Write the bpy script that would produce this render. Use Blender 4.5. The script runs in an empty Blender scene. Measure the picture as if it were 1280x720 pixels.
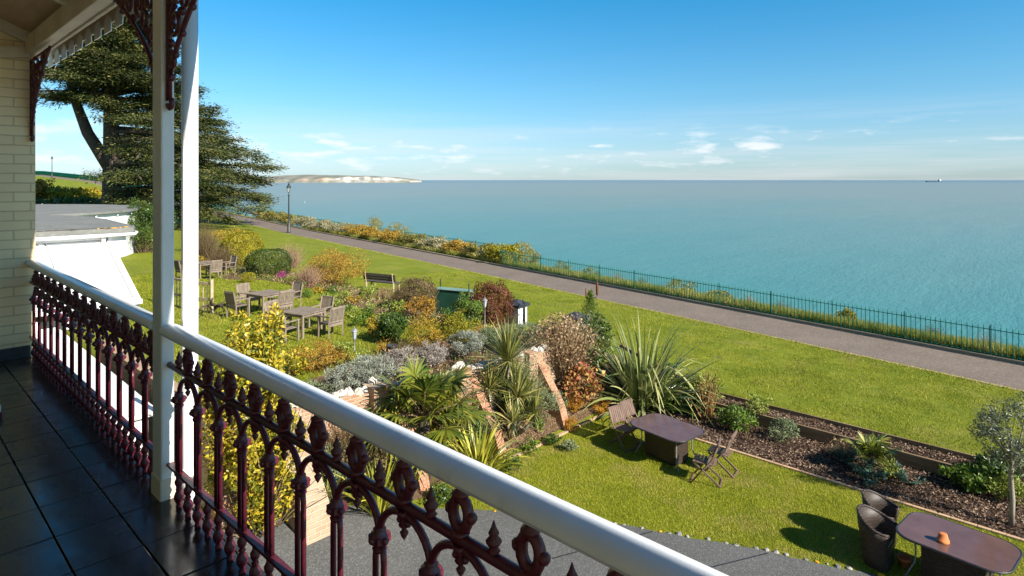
import bpy, math, random
import numpy as np
from mathutils import Vector, Matrix

S = bpy.context.scene
C = S.collection
R = math.radians
rng = np.random.default_rng(11)
random.seed(5)
EYE = 6.5            # eye height above the lower lawn
FLOOR = 4.8          # balcony floor
F = 780.0            # focal length in pixels of the 1280 px wide photograph
CD, SD = 0.692, 0.722

# World axes: X = -s (s runs along the facade, away from the camera), Y = n (out from the facade), Z up.
def at(px, py, z=0.0):
    """ground point (s, n) that stands at this height under a pixel of the survey photograph"""
    D = F * (EYE - z) / (py - 225.0)
    X = (px - 640.0) / F * D
    return (-SD * X + CD * D, CD * X + SD * D)

def on_s(px, s):
    """n of the point seen in column px at distance s along the facade"""
    r = (px - 640.0) / F
    return (SD + r * CD) * s / (CD - r * SD)

# ------------------------------------------------------------------ mesh builder
class MB:
    def __init__(self):
        self.v = []; self.f = []; self.sm = []; self.n = 0
    def add(self, verts, faces, smooth=False):
        o = self.n
        verts = [tuple(p) for p in verts]
        self.v += verts; self.n += len(verts)
        self.f += [tuple(i + o for i in q) for q in faces]
        self.sm += [smooth] * len(faces)
        return self
    def box(self, c, size, rot=None):
        x, y, z = size[0] / 2, size[1] / 2, size[2] / 2
        P = [Vector((a * x, b * y, d * z)) for d in (-1, 1) for b in (-1, 1) for a in (-1, 1)]
        if rot is not None: P = [rot @ p for p in P]
        c = Vector(c)
        return self.add([p + c for p in P], [(0, 2, 3, 1), (4, 5, 7, 6), (0, 1, 5, 4), (2, 6, 7, 3), (0, 4, 6, 2), (1, 3, 7, 5)])
    def bar(self, a, b, w, h, up=(0, 0, 1)):
        a = Vector(a); b = Vector(b); d = b - a
        x = d.normalized(); u = Vector(up)
        if abs(x.dot(u)) > .98: u = Vector((1, 0, 0))
        y = u.cross(x).normalized(); z = x.cross(y)
        rot = Matrix((x, y, z)).transposed()
        return self.box((a + b) / 2, (d.length, w, h), rot)
    def tube(self, pts, rad, seg=8, cap=True, smooth=True, closed=False):
        pts = [Vector(p) for p in pts]; n = len(pts)
        if not hasattr(rad, '__len__'): rad = [rad] * n
        V = []; prev = None
        for i, p in enumerate(pts):
            if closed: t = pts[(i + 1) % n] - pts[i - 1]
            else: t = pts[min(i + 1, n - 1)] - pts[max(i - 1, 0)]
            t.normalize()
            if prev is None:
                a = Vector((0, 0, 1)) if abs(t.z) < .9 else Vector((1, 0, 0))
            else: a = prev
            x = (a - t * a.dot(t)).normalized(); y = t.cross(x); prev = x
            for k in range(seg):
                an = 2 * math.pi * k / seg
                V.append(p + (x * math.cos(an) + y * math.sin(an)) * rad[i])
        Fc = []
        for i in range(n if closed else n - 1):
            j = (i + 1) % n
            for k in range(seg):
                l = (k + 1) % seg
                Fc.append((i * seg + k, i * seg + l, j * seg + l, j * seg + k))
        self.add(V, Fc, smooth)
        if cap and not closed:
            o = self.n - len(V)
            self.f += [tuple(o + k for k in reversed(range(seg))), tuple(o + (n - 1) * seg + k for k in range(seg))]
            self.sm += [False, False]
        return self
    def lathe(self, prof, c=(0, 0, 0), seg=12, smooth=True, sx=1, sy=1):
        c = Vector(c); V = []; Fc = []
        for r, z in prof:
            for k in range(seg):
                a = 2 * math.pi * k / seg
                V.append(c + Vector((r * sx * math.cos(a), r * sy * math.sin(a), z)))
        for i in range(len(prof) - 1):
            for k in range(seg):
                l = (k + 1) % seg
                Fc.append((i * seg + k, i * seg + l, (i + 1) * seg + l, (i + 1) * seg + k))
        self.add(V, Fc, smooth)
        o = self.n - len(V); m = len(prof) - 1
        if prof[0][0] > 1e-4: self.f.append(tuple(o + k for k in reversed(range(seg)))); self.sm.append(False)
        if prof[m][0] > 1e-4: self.f.append(tuple(o + m * seg + k for k in range(seg))); self.sm.append(False)
        return self
    def prism(self, poly, z0, z1):
        n = len(poly)
        V = [(p[0], p[1], z0) for p in poly] + [(p[0], p[1], z1) for p in poly]
        return self.add(V, [tuple(reversed(range(n))), tuple(range(n, 2 * n))] + [(i, (i + 1) % n, n + (i + 1) % n, n + i) for i in range(n)])
    def extrude(self, poly3, vec):
        """a flat polygon given in 3-D, pushed along vec"""
        n = len(poly3); vec = Vector(vec)
        V = [Vector(p) for p in poly3] + [Vector(p) + vec for p in poly3]
        return self.add(V, [tuple(range(n)), tuple(reversed(range(n, 2 * n)))] + [(i, n + i, n + (i + 1) % n, (i + 1) % n) for i in range(n)])
    def ball(self, c, r, seg=10, rings=6, sc=(1, 1, 1)):
        prof = [(max(1e-5, r * math.sin(math.pi * i / rings)), -r * math.cos(math.pi * i / rings) * sc[2]) for i in range(rings + 1)]
        return self.lathe(prof, c, seg, True, sc[0], sc[1])
    def build(self, name, mat, parent=None, loc=None, bevel=0.0):
        me = bpy.data.meshes.new(name)
        me.from_pydata(self.v, [], self.f)
        me.polygons.foreach_set('use_smooth', self.sm)
        me.materials.append(mat); me.update()
        import bmesh
        bm = bmesh.new(); bm.from_mesh(me)
        bmesh.ops.recalc_face_normals(bm, faces=bm.faces); bm.to_mesh(me); bm.free()
        o = bpy.data.objects.new(name, me); C.objects.link(o)
        if parent is not None: o.parent = parent
        if loc is not None: o.location = loc
        if bevel:
            m = o.modifiers.new('bevel', 'BEVEL'); m.width = bevel; m.segments = 2; m.limit_method = 'ANGLE'
        return o

def np_mesh(name, V, k, mat, parent=None, loc=None, smooth=False):
    """mesh of many separate k-gons: V has k rows per face"""
    V = np.ascontiguousarray(V, dtype=np.float32).reshape(-1, 3); nf = len(V) // k
    me = bpy.data.meshes.new(name)
    me.vertices.add(len(V)); me.vertices.foreach_set('co', V.ravel())
    me.loops.add(nf * k); me.loops.foreach_set('vertex_index', np.arange(nf * k, dtype=np.int32))
    me.polygons.add(nf)
    me.polygons.foreach_set('loop_start', np.arange(0, nf * k, k, dtype=np.int32))
    me.polygons.foreach_set('loop_total', np.full(nf, k, dtype=np.int32))
    me.materials.append(mat); me.update(calc_edges=True)
    o = bpy.data.objects.new(name, me); C.objects.link(o)
    if parent is not None: o.parent = parent
    if loc is not None: o.location = loc
    return o

def strips_mesh(name, P, side, mat, parent=None, loc=None):
    """P: (blades, m, 3) centre lines, side: (blades, m, 3) half-width vectors -> smooth ribbons"""
    nb, m, _ = P.shape
    V = np.stack([P - side, P + side], axis=2).reshape(-1, 3).astype(np.float32)
    base = (np.arange(nb) * m * 2)[:, None]; i = (np.arange(m - 1) * 2)[None, :]
    a = base + i
    Q = np.stack([a, a + 1, a + 3, a + 2], axis=2).reshape(-1).astype(np.int32)
    nf = nb * (m - 1)
    me = bpy.data.meshes.new(name)
    me.vertices.add(len(V)); me.vertices.foreach_set('co', V.ravel())
    me.loops.add(nf * 4); me.loops.foreach_set('vertex_index', Q)
    me.polygons.add(nf)
    me.polygons.foreach_set('loop_start', np.arange(0, nf * 4, 4, dtype=np.int32))
    me.polygons.foreach_set('loop_total', np.full(nf, 4, dtype=np.int32))
    me.polygons.foreach_set('use_smooth', np.ones(nf, dtype=bool))
    me.materials.append(mat); me.update(calc_edges=True)
    o = bpy.data.objects.new(name, me); C.objects.link(o)
    if parent is not None: o.parent = parent
    if loc is not None: o.location = loc
    return o

def thing(name, label, cat, loc=(0, 0, 0), rz=0.0, group=None):
    o = bpy.data.objects.new(name, None); C.objects.link(o)
    o.empty_display_size = .2
    o.location = loc; o.rotation_euler = (0, 0, rz)
    o['label'] = label; o['category'] = cat
    if group: o['group'] = group
    return o
def tag(o, label, cat, group=None):
    o['label'] = label; o['category'] = cat
    if group: o['group'] = group
    return o
def struct(o): o['kind'] = 'structure'; return o
def stuff(o): o['kind'] = 'stuff'; return o
def dup(root, loc, rz, label, group=None):
    r = root.copy(); C.objects.link(r); r.location = loc; r.rotation_euler = (0, 0, rz)
    r['label'] = label
    if group: r['group'] = group
    for ch in list(root.children):
        c = ch.copy(); C.objects.link(c); c.parent = r
        for g in ch.children:
            d = g.copy(); C.objects.link(d); d.parent = c
    return r

# ------------------------------------------------------------------ materials
def new_mat(name):
    m = bpy.data.materials.new(name); m.use_nodes = True
    nt = m.node_tree; b = nt.nodes['Principled BSDF']
    return m, nt, b
def N(nt, t, **kw):
    n = nt.nodes.new(t)
    for k, v in kw.items(): setattr(n, k, v)
    return n
def ramp(nt, fac, stops):
    r = N(nt, 'ShaderNodeValToRGB')
    el = r.color_ramp.elements
    while len(el) < len(stops): el.new(.5)
    for e, (p, c) in zip(el, stops): e.position = p; e.color = (*c, 1)
    nt.links.new(fac, r.inputs[0]); return r.outputs[0]
def noise(nt, scale, detail=4, vec=None, rough=.6, out=0):
    n = N(nt, 'ShaderNodeTexNoise'); n.inputs['Scale'].default_value = scale
    n.inputs['Detail'].default_value = detail; n.inputs['Roughness'].default_value = rough
    if vec is not None: nt.links.new(vec, n.inputs['Vector'])
    return n.outputs[out]
def pos(nt): return N(nt, 'ShaderNodeNewGeometry').outputs['Position']
def objc(nt): return N(nt, 'ShaderNodeTexCoord').outputs['Object']
def scaled(nt, vec, sc, rot=(0, 0, 0), loc=(0, 0, 0)):
    m = N(nt, 'ShaderNodeMapping'); m.inputs['Scale'].default_value = sc; m.inputs['Rotation'].default_value = rot; m.inputs['Location'].default_value = loc
    nt.links.new(vec, m.inputs['Vector']); return m.outputs[0]
def mix(nt, a, b, fac, mode='MIX'):
    m = N(nt, 'ShaderNodeMix', data_type='RGBA', blend_type=mode)
    for sock, v in ((m.inputs[6], a), (m.inputs[7], b), (m.inputs[0], fac)):
        if hasattr(v, 'links'): nt.links.new(v, sock)
        elif hasattr(v, '__len__'): sock.default_value = (*v, 1)
        else: sock.default_value = v
    return m.outputs[2]
def mth(nt, op, a, b=0.0, clamp=False):
    m = N(nt, 'ShaderNodeMath', operation=op, use_clamp=clamp)
    for i, v in enumerate((a, b)):
        if hasattr(v, 'links'): nt.links.new(v, m.inputs[i])
        else: m.inputs[i].default_value = v
    return m.outputs[0]
def bump(nt, b, h, strength=.4, dist=.02):
    n = N(nt, 'ShaderNodeBump'); n.inputs['Strength'].default_value = strength; n.inputs['Distance'].default_value = dist
    nt.links.new(h, n.inputs['Height']); nt.links.new(n.outputs[0], b.inputs['Normal'])
def setp(b, rough=.5, spec=.5, metal=0.0):
    b.inputs['Roughness'].default_value = rough; b.inputs['Specular IOR Level'].default_value = spec; b.inputs['Metallic'].default_value = metal

def mat_noise(name, c0, c1, scale=5, rough=.6, spec=.4, bs=.2, bscale=None, bd=.01, metal=0, stops=(.3, .7), detail=6, stretch=None):
    m, nt, b = new_mat(name); setp(b, rough, spec, metal)
    v = objc(nt)
    if stretch: v = scaled(nt, v, stretch)
    f = noise(nt, scale, detail, v)
    nt.links.new(ramp(nt, f, [(stops[0], c0), (stops[1], c1)]), b.inputs['Base Color'])
    if bs: bump(nt, b, noise(nt, bscale or scale * 4, 5, v), bs, bd)
    return m

def mat_leaf(name, cols, rough=.55, spec=.3, trans=.25, clump=1.2, det=2, patch=None):
    """colour differs from leaf to leaf and, more slowly, from clump to clump"""
    m, nt, b = new_mat(name); setp(b, rough, spec)
    g = N(nt, 'ShaderNodeNewGeometry')
    rnd = g.outputs['Random Per Island']
    nz = noise(nt, clump, det, objc(nt))
    f = mth(nt, 'ADD', mth(nt, 'MULTIPLY', rnd, .62), mth(nt, 'MULTIPLY', mth(nt, 'SUBTRACT', nz, .3), .95), True)
    n = len(cols)
    st = [(.12 + .76 * i / max(1, n - 1), c) for i, c in enumerate(cols)]
    col = ramp(nt, f, st)
    if patch:
        pf = ramp(nt, noise(nt, patch[1], 7, objc(nt), .72), [(patch[2], (0, 0, 0)), (patch[3], (1, 1, 1))])
        col = mix(nt, col, patch[0], mth(nt, 'MULTIPLY', pf, patch[4]))
    nt.links.new(col, b.inputs['Base Color'])
    out = nt.nodes['Material Output']
    if trans:
        t = N(nt, 'ShaderNodeBsdfTranslucent'); nt.links.new(col, t.inputs[0])
        ms = N(nt, 'ShaderNodeMixShader'); ms.inputs[0].default_value = trans
        nt.links.new(b.outputs[0], ms.inputs[1]); nt.links.new(t.outputs[0], ms.inputs[2])
        nt.links.new(ms.outputs[0], out.inputs[0])
    return m

M = {}
# white paint, slightly weathered
def white_paint(name, c=(.72, .73, .74), dirt=(.42, .40, .36), rough=.42, amount=.72):
    m, nt, b = new_mat(name); setp(b, rough, .45)
    v = objc(nt)
    f = noise(nt, 3.1, 8, scaled(nt, v, (1, 1, .35)), .7)
    nt.links.new(ramp(nt, f, [(.25, dirt), (.42, [(x * amount + y * (1 - amount)) for x, y in zip(c, dirt)]), (.6, c)]), b.inputs['Base Color'])
    bump(nt, b, noise(nt, 38, 4, v), .12, .004)
    return m
M['white'] = white_paint('white_paint', dirt=(.5, .49, .46), amount=.86)
M['post'] = white_paint('post_paint', (.80, .80, .78), (.46, .42, .36), .42)
M['rail'] = white_paint('handrail_paint', (.76, .78, .80), (.46, .45, .43), .24, .86)
M['pvc'] = white_paint('pipe_paint', (.78, .78, .78), (.55, .54, .52), .3, .85)
M['beam'] = white_paint('beam_paint_warm_bounce', (.66, .57, .44), (.40, .31, .21), .6)  # white paint with warm bounced light mixed into its colour
M['ceiling'] = mat_noise('ceiling_board_warm_bounce', (.46, .29, .175), (.56, .38, .24), 3, .7, .3, .1, stretch=(1, 8, 8))  # board colour made more orange to hold warm light bounced off the floor
M['iron'] = mat_noise('maroon_iron', (.060, .008, .016), (.115, .014, .028), 22, .34, .5, .35, 60, .004)
M['iron_dark'] = mat_noise('dark_maroon_iron', (.06, .009, .013), (.11, .015, .022), 22, .4, .5, .3, 60, .004)
M['black_metal'] = mat_noise('black_metal', (.012, .013, .015), (.03, .03, .034), 30, .45, .5, .2)
M['grey_metal'] = mat_noise('grey_metal', (.12, .12, .12), (.22, .22, .21), 20, .5, .5, .1)
M['green_metal'] = mat_noise('green_railing_paint', (.004, .125, .082), (.008, .175, .112), 9, .5, .4, .1)
M['cabinet'] = mat_noise('cabinet_green_paint', (.012, .055, .035), (.02, .085, .052), 2, .5, .4, .1)
M['teak'] = mat_noise('weathered_teak', (.15, .115, .085), (.27, .215, .165), 7, .75, .25, .25, 30, .004, stretch=(1, 1, .25))
M['dark_wood'] = mat_noise('dark_folding_wood', (.10, .062, .045), (.21, .14, .105), 7, .65, .3, .2, 40, .003, stretch=(1, 1, .3))
M['bench_wood'] = mat_noise('bench_wood', (.055, .04, .03), (.11, .085, .065), 9, .6, .4, .2)
M['pale_wood'] = mat_noise('pale_wood', (.30, .23, .14), (.46, .37, .25), 7, .75, .25, .25, 30, .004)
M['timber'] = mat_noise('garden_timber', (.15, .095, .05), (.29, .20, .115), 4, .8, .2, .35, 24, .01, stretch=(.3, 2, 3))
M['bark'] = mat_noise('bark', (.045, .034, .026), (.13, .10, .078), 5, .9, .2, .9, 12, .05, stretch=(2, 2, .4))
M['pale_bark'] = mat_noise('pale_bark', (.22, .185, .14), (.36, .31, .24), 8, .85, .2, .4, 30, .01)
M['twig'] = mat_noise('brown_twig', (.11, .07, .04), (.24, .165, .10), 9, .9, .2, 0)
M['terracotta'] = mat_noise('terracotta', (.42, .125, .04), (.56, .20, .07), 8, .75, .25, .15)
M['rock'] = mat_noise('white_rock', (.36, .32, .26), (.66, .62, .55), 5, .85, .2, .6, 14, .03)
M['cap'] = mat_noise('black_slate_cap', (.02, .023, .028), (.045, .05, .06), 6, .45, .45, .2)
M['glass_dark'] = mat_noise('dark_window_glass', (.02, .028, .032), (.05, .06, .065), 1.5, .06, .6, 0)
M['lamp_glass'] = mat_noise('lamp_glass', (.30, .33, .36), (.42, .44, .46), 3, .12, .6, 0)
M['soil'] = None

def brick(name, c1, c2, mortar, sw, sh, offs=.5, axis='xz', msize=.012, rough=.85, bs=.6, wear=None):
    """procedural bricks in metres: width sw, height sh"""
    m, nt, b = new_mat(name); setp(b, rough, .25)
    v = objc(nt)
    sep = N(nt, 'ShaderNodeSeparateXYZ'); nt.links.new(v, sep.inputs[0])
    cmb = N(nt, 'ShaderNodeCombineXYZ')
    a = {'x': 0, 'y': 1, 'z': 2}
    if axis == 'wall':      # walls whose faces look along either x or y
        hx = mth(nt, 'ADD', sep.outputs[0], sep.outputs[1])
        nt.links.new(hx, cmb.inputs[0]); nt.links.new(sep.outputs[2], cmb.inputs[1])
    else:
        nt.links.new(sep.outputs[a[axis[0]]], cmb.inputs[0]); nt.links.new(sep.outputs[a[axis[1]]], cmb.inputs[1])
    # hand-made unevenness
    wob = N(nt, 'ShaderNodeVectorMath', operation='MULTIPLY_ADD')
    nn = noise(nt, 4.0, 3, v, out=1)
    nt.links.new(nn, wob.inputs[0]); wob.inputs[1].default_value = (.015, .015, 0); nt.links.new(cmb.outputs[0], wob.inputs[2])
    t = N(nt, 'ShaderNodeTexBrick'); nt.links.new(wob.outputs[0], t.inputs['Vector'])
    t.offset = offs
    t.inputs['Color1'].default_value = (*c1, 1); t.inputs['Color2'].default_value = (*c2, 1); t.inputs['Mortar'].default_value = (*mortar, 1)
    t.inputs['Scale'].default_value = 1; t.inputs['Mortar Size'].default_value = msize; t.inputs['Mortar Smooth'].default_value = .3
    t.inputs['Brick Width'].default_value = sw; t.inputs['Row Height'].default_value = sh; t.inputs['Bias'].default_value = 0
    col = mix(nt, t.outputs[0], (.5, .5, .5), mth(nt, 'MULTIPLY', noise(nt, 9, 6, v), .25), 'OVERLAY')
    if wear:
        f = ramp(nt, noise(nt, 1.7, 6, v), [(.45, (0, 0, 0)), (.62, (1, 1, 1))])
        col = mix(nt, col, wear, mth(nt, 'MULTIPLY', f, .4))
    nt.links.new(col, b.inputs['Base Color'])
    h = mth(nt, 'ADD', mth(nt, 'MULTIPLY', t.outputs[1], -1), mth(nt, 'MULTIPLY', noise(nt, 30, 4, v), .25))
    bump(nt, b, h, bs, .012)
    return m
M['brick_white'] = brick('painted_white_brick', (.86, .67, .39), (.81, .62, .36), (.62, .48, .28), .26, .09, msize=.007, axis='yz', rough=.6, bs=.55)
M['brick_red'] = brick('old_red_brick', (.30, .12, .062), (.39, .21, .125), (.38, .30, .21), .225, .075, axis='wall', msize=.016, bs=.9, wear=(.38, .28, .18))
M['brick_butt'] = brick('buttress_red_brick', (.33, .13, .07), (.42, .20, .115), (.36, .26, .18), .225, .075, axis='wall', msize=.010, bs=.7)
M['brick_pale'] = brick('weathered_pale_brick', (.32, .19, .115), (.38, .26, .17), (.36, .29, .21), .225, .075, axis='wall', msize=.014, bs=.9, wear=(.40, .33, .24))
M['timber_brick'] = brick('edging_brick', (.40, .24, .13), (.48, .32, .19), (.30, .24, .16), .21, .3, axis='xy')

# balcony tiles
m, nt, b = new_mat('dark_slate_tiles'); setp(b, .3, .5)
v = objc(nt)
sep = N(nt, 'ShaderNodeSeparateXYZ'); nt.links.new(v, sep.inputs[0]); cmb = N(nt, 'ShaderNodeCombineXYZ')
nt.links.new(mth(nt, 'ADD', sep.outputs[0], .201 + 3.8), cmb.inputs[0]); nt.links.new(mth(nt, 'ADD', sep.outputs[1], -.087 + 2.75), cmb.inputs[1])
t = N(nt, 'ShaderNodeTexBrick'); nt.links.new(cmb.outputs[0], t.inputs['Vector']); t.offset = 0
t.inputs['Scale'].default_value = 1; t.inputs['Brick Width'].default_value = .38; t.inputs['Row Height'].default_value = .275
t.inputs['Mortar Size'].default_value = .0001; t.inputs['Mortar Smooth'].default_value = .2
t.inputs['Color1'].default_value = (.019, .0145, .012, 1); t.inputs['Color2'].default_value = (.038, .028, .021, 1); t.inputs['Mortar'].default_value = (.003, .003, .003, 1)
nt.links.new(mix(nt, t.outputs[0], (.05, .045, .04), mth(nt, 'MULTIPLY', noise(nt, 5, 8, v, .7), .35)), b.inputs['Base Color'])
nt.links.new(ramp(nt, noise(nt, 4, 6, v), [(.3, (.13,) * 3), (.7, (.34,) * 3)]), b.inputs['Roughness'])
bump(nt, b, mth(nt, 'ADD', mth(nt, 'MULTIPLY', t.outputs[1], -1.5), mth(nt, 'MULTIPLY', noise(nt, 14, 6, v), .35)), .5, .006)
M['tiles'] = m
M['grout'] = mat_noise('black_grout', (.004, .004, .004), (.010, .009, .008), 9, .8, .2, .3)

# lawn
def lawn_mat(name, cols, dry, sc=1.0):
    m, nt, b = new_mat(name); setp(b, .8, .15)
    p = pos(nt)
    f = mth(nt, 'ADD', mth(nt, 'MULTIPLY', noise(nt, .9 * sc, 5, p, .7), .6), mth(nt, 'MULTIPLY', noise(nt, 14 * sc, 4, p, .7), .4))
    col = ramp(nt, f, [(.30, cols[0]), (.48, cols[1]), (.66, cols[2])])
    d = ramp(nt, noise(nt, .55 * sc, 6, p, .75), [(.52, (0, 0, 0)), (.72, (1, 1, 1))])
    col = mix(nt, col, dry, mth(nt, 'MULTIPLY', d, .65))
    sp = ramp(nt, noise(nt, 3.2 * sc, 7, p, .8), [(.27, (1, 1, 1)), (.36, (0, 0, 0))])
    col = mix(nt, col, (.045, .05, .012), mth(nt, 'MULTIPLY', sp, .7))
    nt.links.new(col, b.inputs['Base Color'])
    bump(nt, b, mth(nt, 'ADD', noise(nt, 28 * sc, 4, p, .8), mth(nt, 'MULTIPLY', noise(nt, 3, 4, p), 1.2)), .9, .05)
    return m
M['ground'] = lawn_mat('lawn_grass_ground', [(.085, .12, .007), (.15, .18, .010), (.22, .235, .018)], (.27, .225, .06))
M['blade'] = mat_leaf('lawn_blades', [(.09, .14, .008), (.195, .235, .014), (.33, .33, .03), (.38, .34, .08)], .6, .2, .3, .9, 6, ((.07, .085, .012), 1.1, .54, .70, .75))
M['blade_dry'] = mat_leaf('lower_lawn_blades', [(.125, .175, .008), (.28, .30, .017), (.42, .41, .037), (.50, .44, .10)], .6, .2, .3, .8, 6, ((.46, .36, .15), .55, .50, .70, .7))
M['rough_grass'] = mat_leaf('verge_grass', [(.075, .115, .012), (.17, .205, .025), (.31, .30, .07), (.44, .36, .15)], .7, .15, .3, .5)

def gravel(name, c0, c1, sc, speck, amt=.5, bs=.5):
    m, nt, b = new_mat(name); setp(b, .85, .25)
    p = pos(nt)
    col = ramp(nt, noise(nt, .6, 6, p, .7), [(.3, c0), (.7, c1)])
    vo = N(nt, 'ShaderNodeTexVoronoi'); vo.inputs['Scale'].default_value = sc; nt.links.new(p, vo.inputs['Vector'])
    sepc = N(nt, 'ShaderNodeSeparateColor'); nt.links.new(vo.outputs['Color'], sepc.inputs[0])
    g = ramp(nt, sepc.outputs[0], [(.55, (0, 0, 0)), (.95, (1, 1, 1))])
    col = mix(nt, col, speck, mth(nt, 'MULTIPLY', g, amt))
    nt.links.new(col, b.inputs['Base Color'])
    bump(nt, b, vo.outputs['Distance'], bs, .008)
    return m
M['asphalt'] = gravel('driveway_asphalt', (.068, .068, .066), (.10, .10, .096), 55, (.24, .235, .22), .38)
M['path'] = gravel('path_asphalt', (.125, .098, .078), (.17, .135, .108), 22, (.30, .25, .20), .4)
M['pathedge'] = gravel('path_edging', (.24, .18, .11), (.33, .26, .17), 15, (.36, .30, .22), .4)
def soil_mat(name, c0, c1, c2):
    m, nt, b = new_mat(name); setp(b, .9, .15)
    p = pos(nt)
    f = mth(nt, 'ADD', mth(nt, 'MULTIPLY', noise(nt, 1.4, 4, p), .45), mth(nt, 'MULTIPLY', noise(nt, 17, 5, p, .75), .55))
    nt.links.new(ramp(nt, f, [(.34, c0), (.5, c1), (.64, c2)]), b.inputs['Base Color'])
    bump(nt, b, noise(nt, 20, 6, p, .8), 1, .06)
    return m
M['mulch'] = soil_mat('bark_mulch_soil', (.026, .015, .010), (.078, .046, .030), (.16, .10, .066))
M['soil'] = soil_mat('garden_soil', (.055, .033, .018), (.14, .09, .052), (.25, .17, .10))
M['chip'] = mat_leaf('bark_chips', [(.03, .018, .012), (.09, .055, .037), (.19, .125, .083), (.34, .25, .18)], .85, .2, 0, 2)
M['felt'] = gravel('grey_roof_felt', (.13, .135, .125), (.19, .19, .175), 9, (.25, .25, .23), .35, .3)
M['lichen'] = mat_noise('orange_lichen', (.55, .24, .01), (.70, .38, .03), 9, .9, .1, .3)

# ------------------------------------------------------------------ terrain
def sst(x, a, b):
    t = np.clip((np.asarray(x, float) - a) / (b - a), 0, 1); return t * t * (3 - 2 * t)
PS = [-60, -30, 2, 31, 70, 95, 111, 140, 175, 230, 300]
PNv = [15.6, 20.5, 25.8, 30.6, 36.0, 38.5, 39.4, 39.8, 39.2, 36, 30]
PZv = [.2, .2, .2, .2, .35, .95, 1.6, 3.5, 6.0, 8.0, 9.0]
def pn(s): return np.interp(s, PS, PNv)
def pz(s): return np.interp(s, PS, PZv)
def zt(s, n):
    s = np.asarray(s, float); n = np.asarray(n, float)
    zA = np.interp(s, [-60, 8, 15, 27, 40, 60, 100, 140, 175, 230, 300], [.34, .34, .9, 1.0, 1.3, 1.5, 2.4, 4.2, 6.2, 8, 9])
    up = np.interp(s, [0, 45, 70, 100, 140, 175, 230, 300], [1.6, 1.6, 1.9, 2.8, 4.4, 6.2, 8, 9])
    low = .5 * np.clip((s - 8.5) / 3, 0, 1) * (1 - sst(n, 7, 9)) + .80 * np.clip((s - 10.15) / 1.1, 0, 1) * sst(n, 7, 9.5)
    low = np.where(n > 16.42, .27, low)
    upg = up + (zA - up) * sst(n, 13.2, 17.3)
    k = np.where(n < 13.5, (s > 11.35).astype(float), sst(s, 10.0, 13.6))
    k = np.where((n < 4.5) & (s < 24.4), 0, k)
    gard = low + (upg - low) * k
    P = pn(s); Z = pz(s)
    t = np.clip((n - 17.06) / np.maximum(P - 1.7 - 17.06, .1), 0, 1)
    sea = zA + (Z - zA) * t
    z = np.where(n <= 17.06, gard, sea)
    z = np.where(n > P - 1.7, Z, z)
    d = n - (P + 2.3)
    z = np.where(d > 0, Z - .22 * np.minimum(d, 2.6) - 1.25 * np.maximum(d - 2.6, 0), z)
    return np.maximum(z, -26)
def Z(s, n): return float(zt(s, n))
def gp(s, n, dz=0.0): return (-s, n, Z(s, n) + dz)

def sheet(name, ss, nn, dz, mat, mask=None, jit=0.0):
    """surface that follows the terrain on a grid of s and n lines"""
    ss = np.asarray(ss, float); nn = np.asarray(nn, float)
    Sg, Ng = np.meshgrid(ss, nn, indexing='ij')
    if jit: Sg = Sg + rng.normal(0, jit, Sg.shape); Ng = Ng + rng.normal(0, jit, Ng.shape)
    Zg = zt(Sg, Ng) + dz
    V = np.stack([-Sg, Ng, Zg], -1).reshape(-1, 3)
    a, b = Sg.shape
    I = np.arange(a * b).reshape(a, b)
    Q = np.stack([I[:-1, :-1], I[:-1, 1:], I[1:, 1:], I[1:, :-1]], -1).reshape(-1, 4)
    if mask is not None:
        cs = (Sg[:-1, :-1] + Sg[1:, 1:]) / 2; cn = (Ng[:-1, :-1] + Ng[1:, 1:]) / 2
        Q = Q[mask(cs, cn).reshape(-1)]
        used = np.unique(Q); mp = np.full(a * b, -1); mp[used] = np.arange(len(used)); V = V[used]; Q = mp[Q]
    me = bpy.data.meshes.new(name)
    me.from_pydata(V.tolist(), [], Q.tolist())
    me.polygons.foreach_set('use_smooth', np.ones(len(Q), dtype=bool))
    me.materials.append(mat); me.update()
    o = bpy.data.objects.new(name, me); C.objects.link(o); return o

sl = np.concatenate([np.arange(-60, -6, 3.), np.arange(-6, 11.3, .25), [11.34, 11.36], np.arange(11.5, 24.3, .25), [24.39, 24.41], np.arange(24.75, 46, .5), np.arange(46, 120, 1.5), np.arange(120, 303, 4)])
nl = np.concatenate([np.arange(-30, 1, 3.), np.arange(1, 4.4, .4), [4.49, 4.51], np.arange(4.75, 13.3, .25), [13.49, 13.51], np.arange(13.75, 16.3, .25), [16.41, 16.43, 16.75, 17.05, 17.08], np.arange(17.5, 45, .4), np.arange(45, 70, 1.5)])
struct(sheet('ground', sl, nl, 0, M['ground']))

# driveway: sheet between the facade and a curved edge
DE = [(14, 1), (11.6, 3.9), (11.3, 4.7), (10.3, 6.6), (9.1, 8.25), (8.0, 9.15), (7.0, 9.7), (5.8, 10.3), (4.2, 11.0), (2.84, 11.5), (1, 12.05), (-2, 12.7), (-10, 13.2)]
de_s = np.array([p[0] for p in DE][::-1]); de_n = np.array([p[1] for p in DE][::-1])
def drive_edge(s): return np.interp(s, de_s, de_n)
def ruled(name, ss, n0, n1, k, dz, mat):
    ss = np.asarray(ss, float); V = []; Fc = []
    for s in ss:
        a, b = n0(s), n1(s)
        for j in range(k + 1):
            n = a + (b - a) * j / k; V.append((-s, n, Z(s, n) + dz))
    for i in range(len(ss) - 1):
        for j in range(k):
            q = i * (k + 1) + j; Fc.append((q, q + 1, q + k + 2, q + k + 1))
    mb = MB().add(V, Fc, True)
    return mb.build(name, mat)
struct(ruled('driveway', np.concatenate([np.arange(-10, 11.3, .25), [11.3]]), lambda s: -1.0, lambda s: float(drive_edge(s)) + .03 * math.sin(s * 3.1) + .02 * math.sin(s * 9), 40, .012, M['asphalt']))
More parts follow.
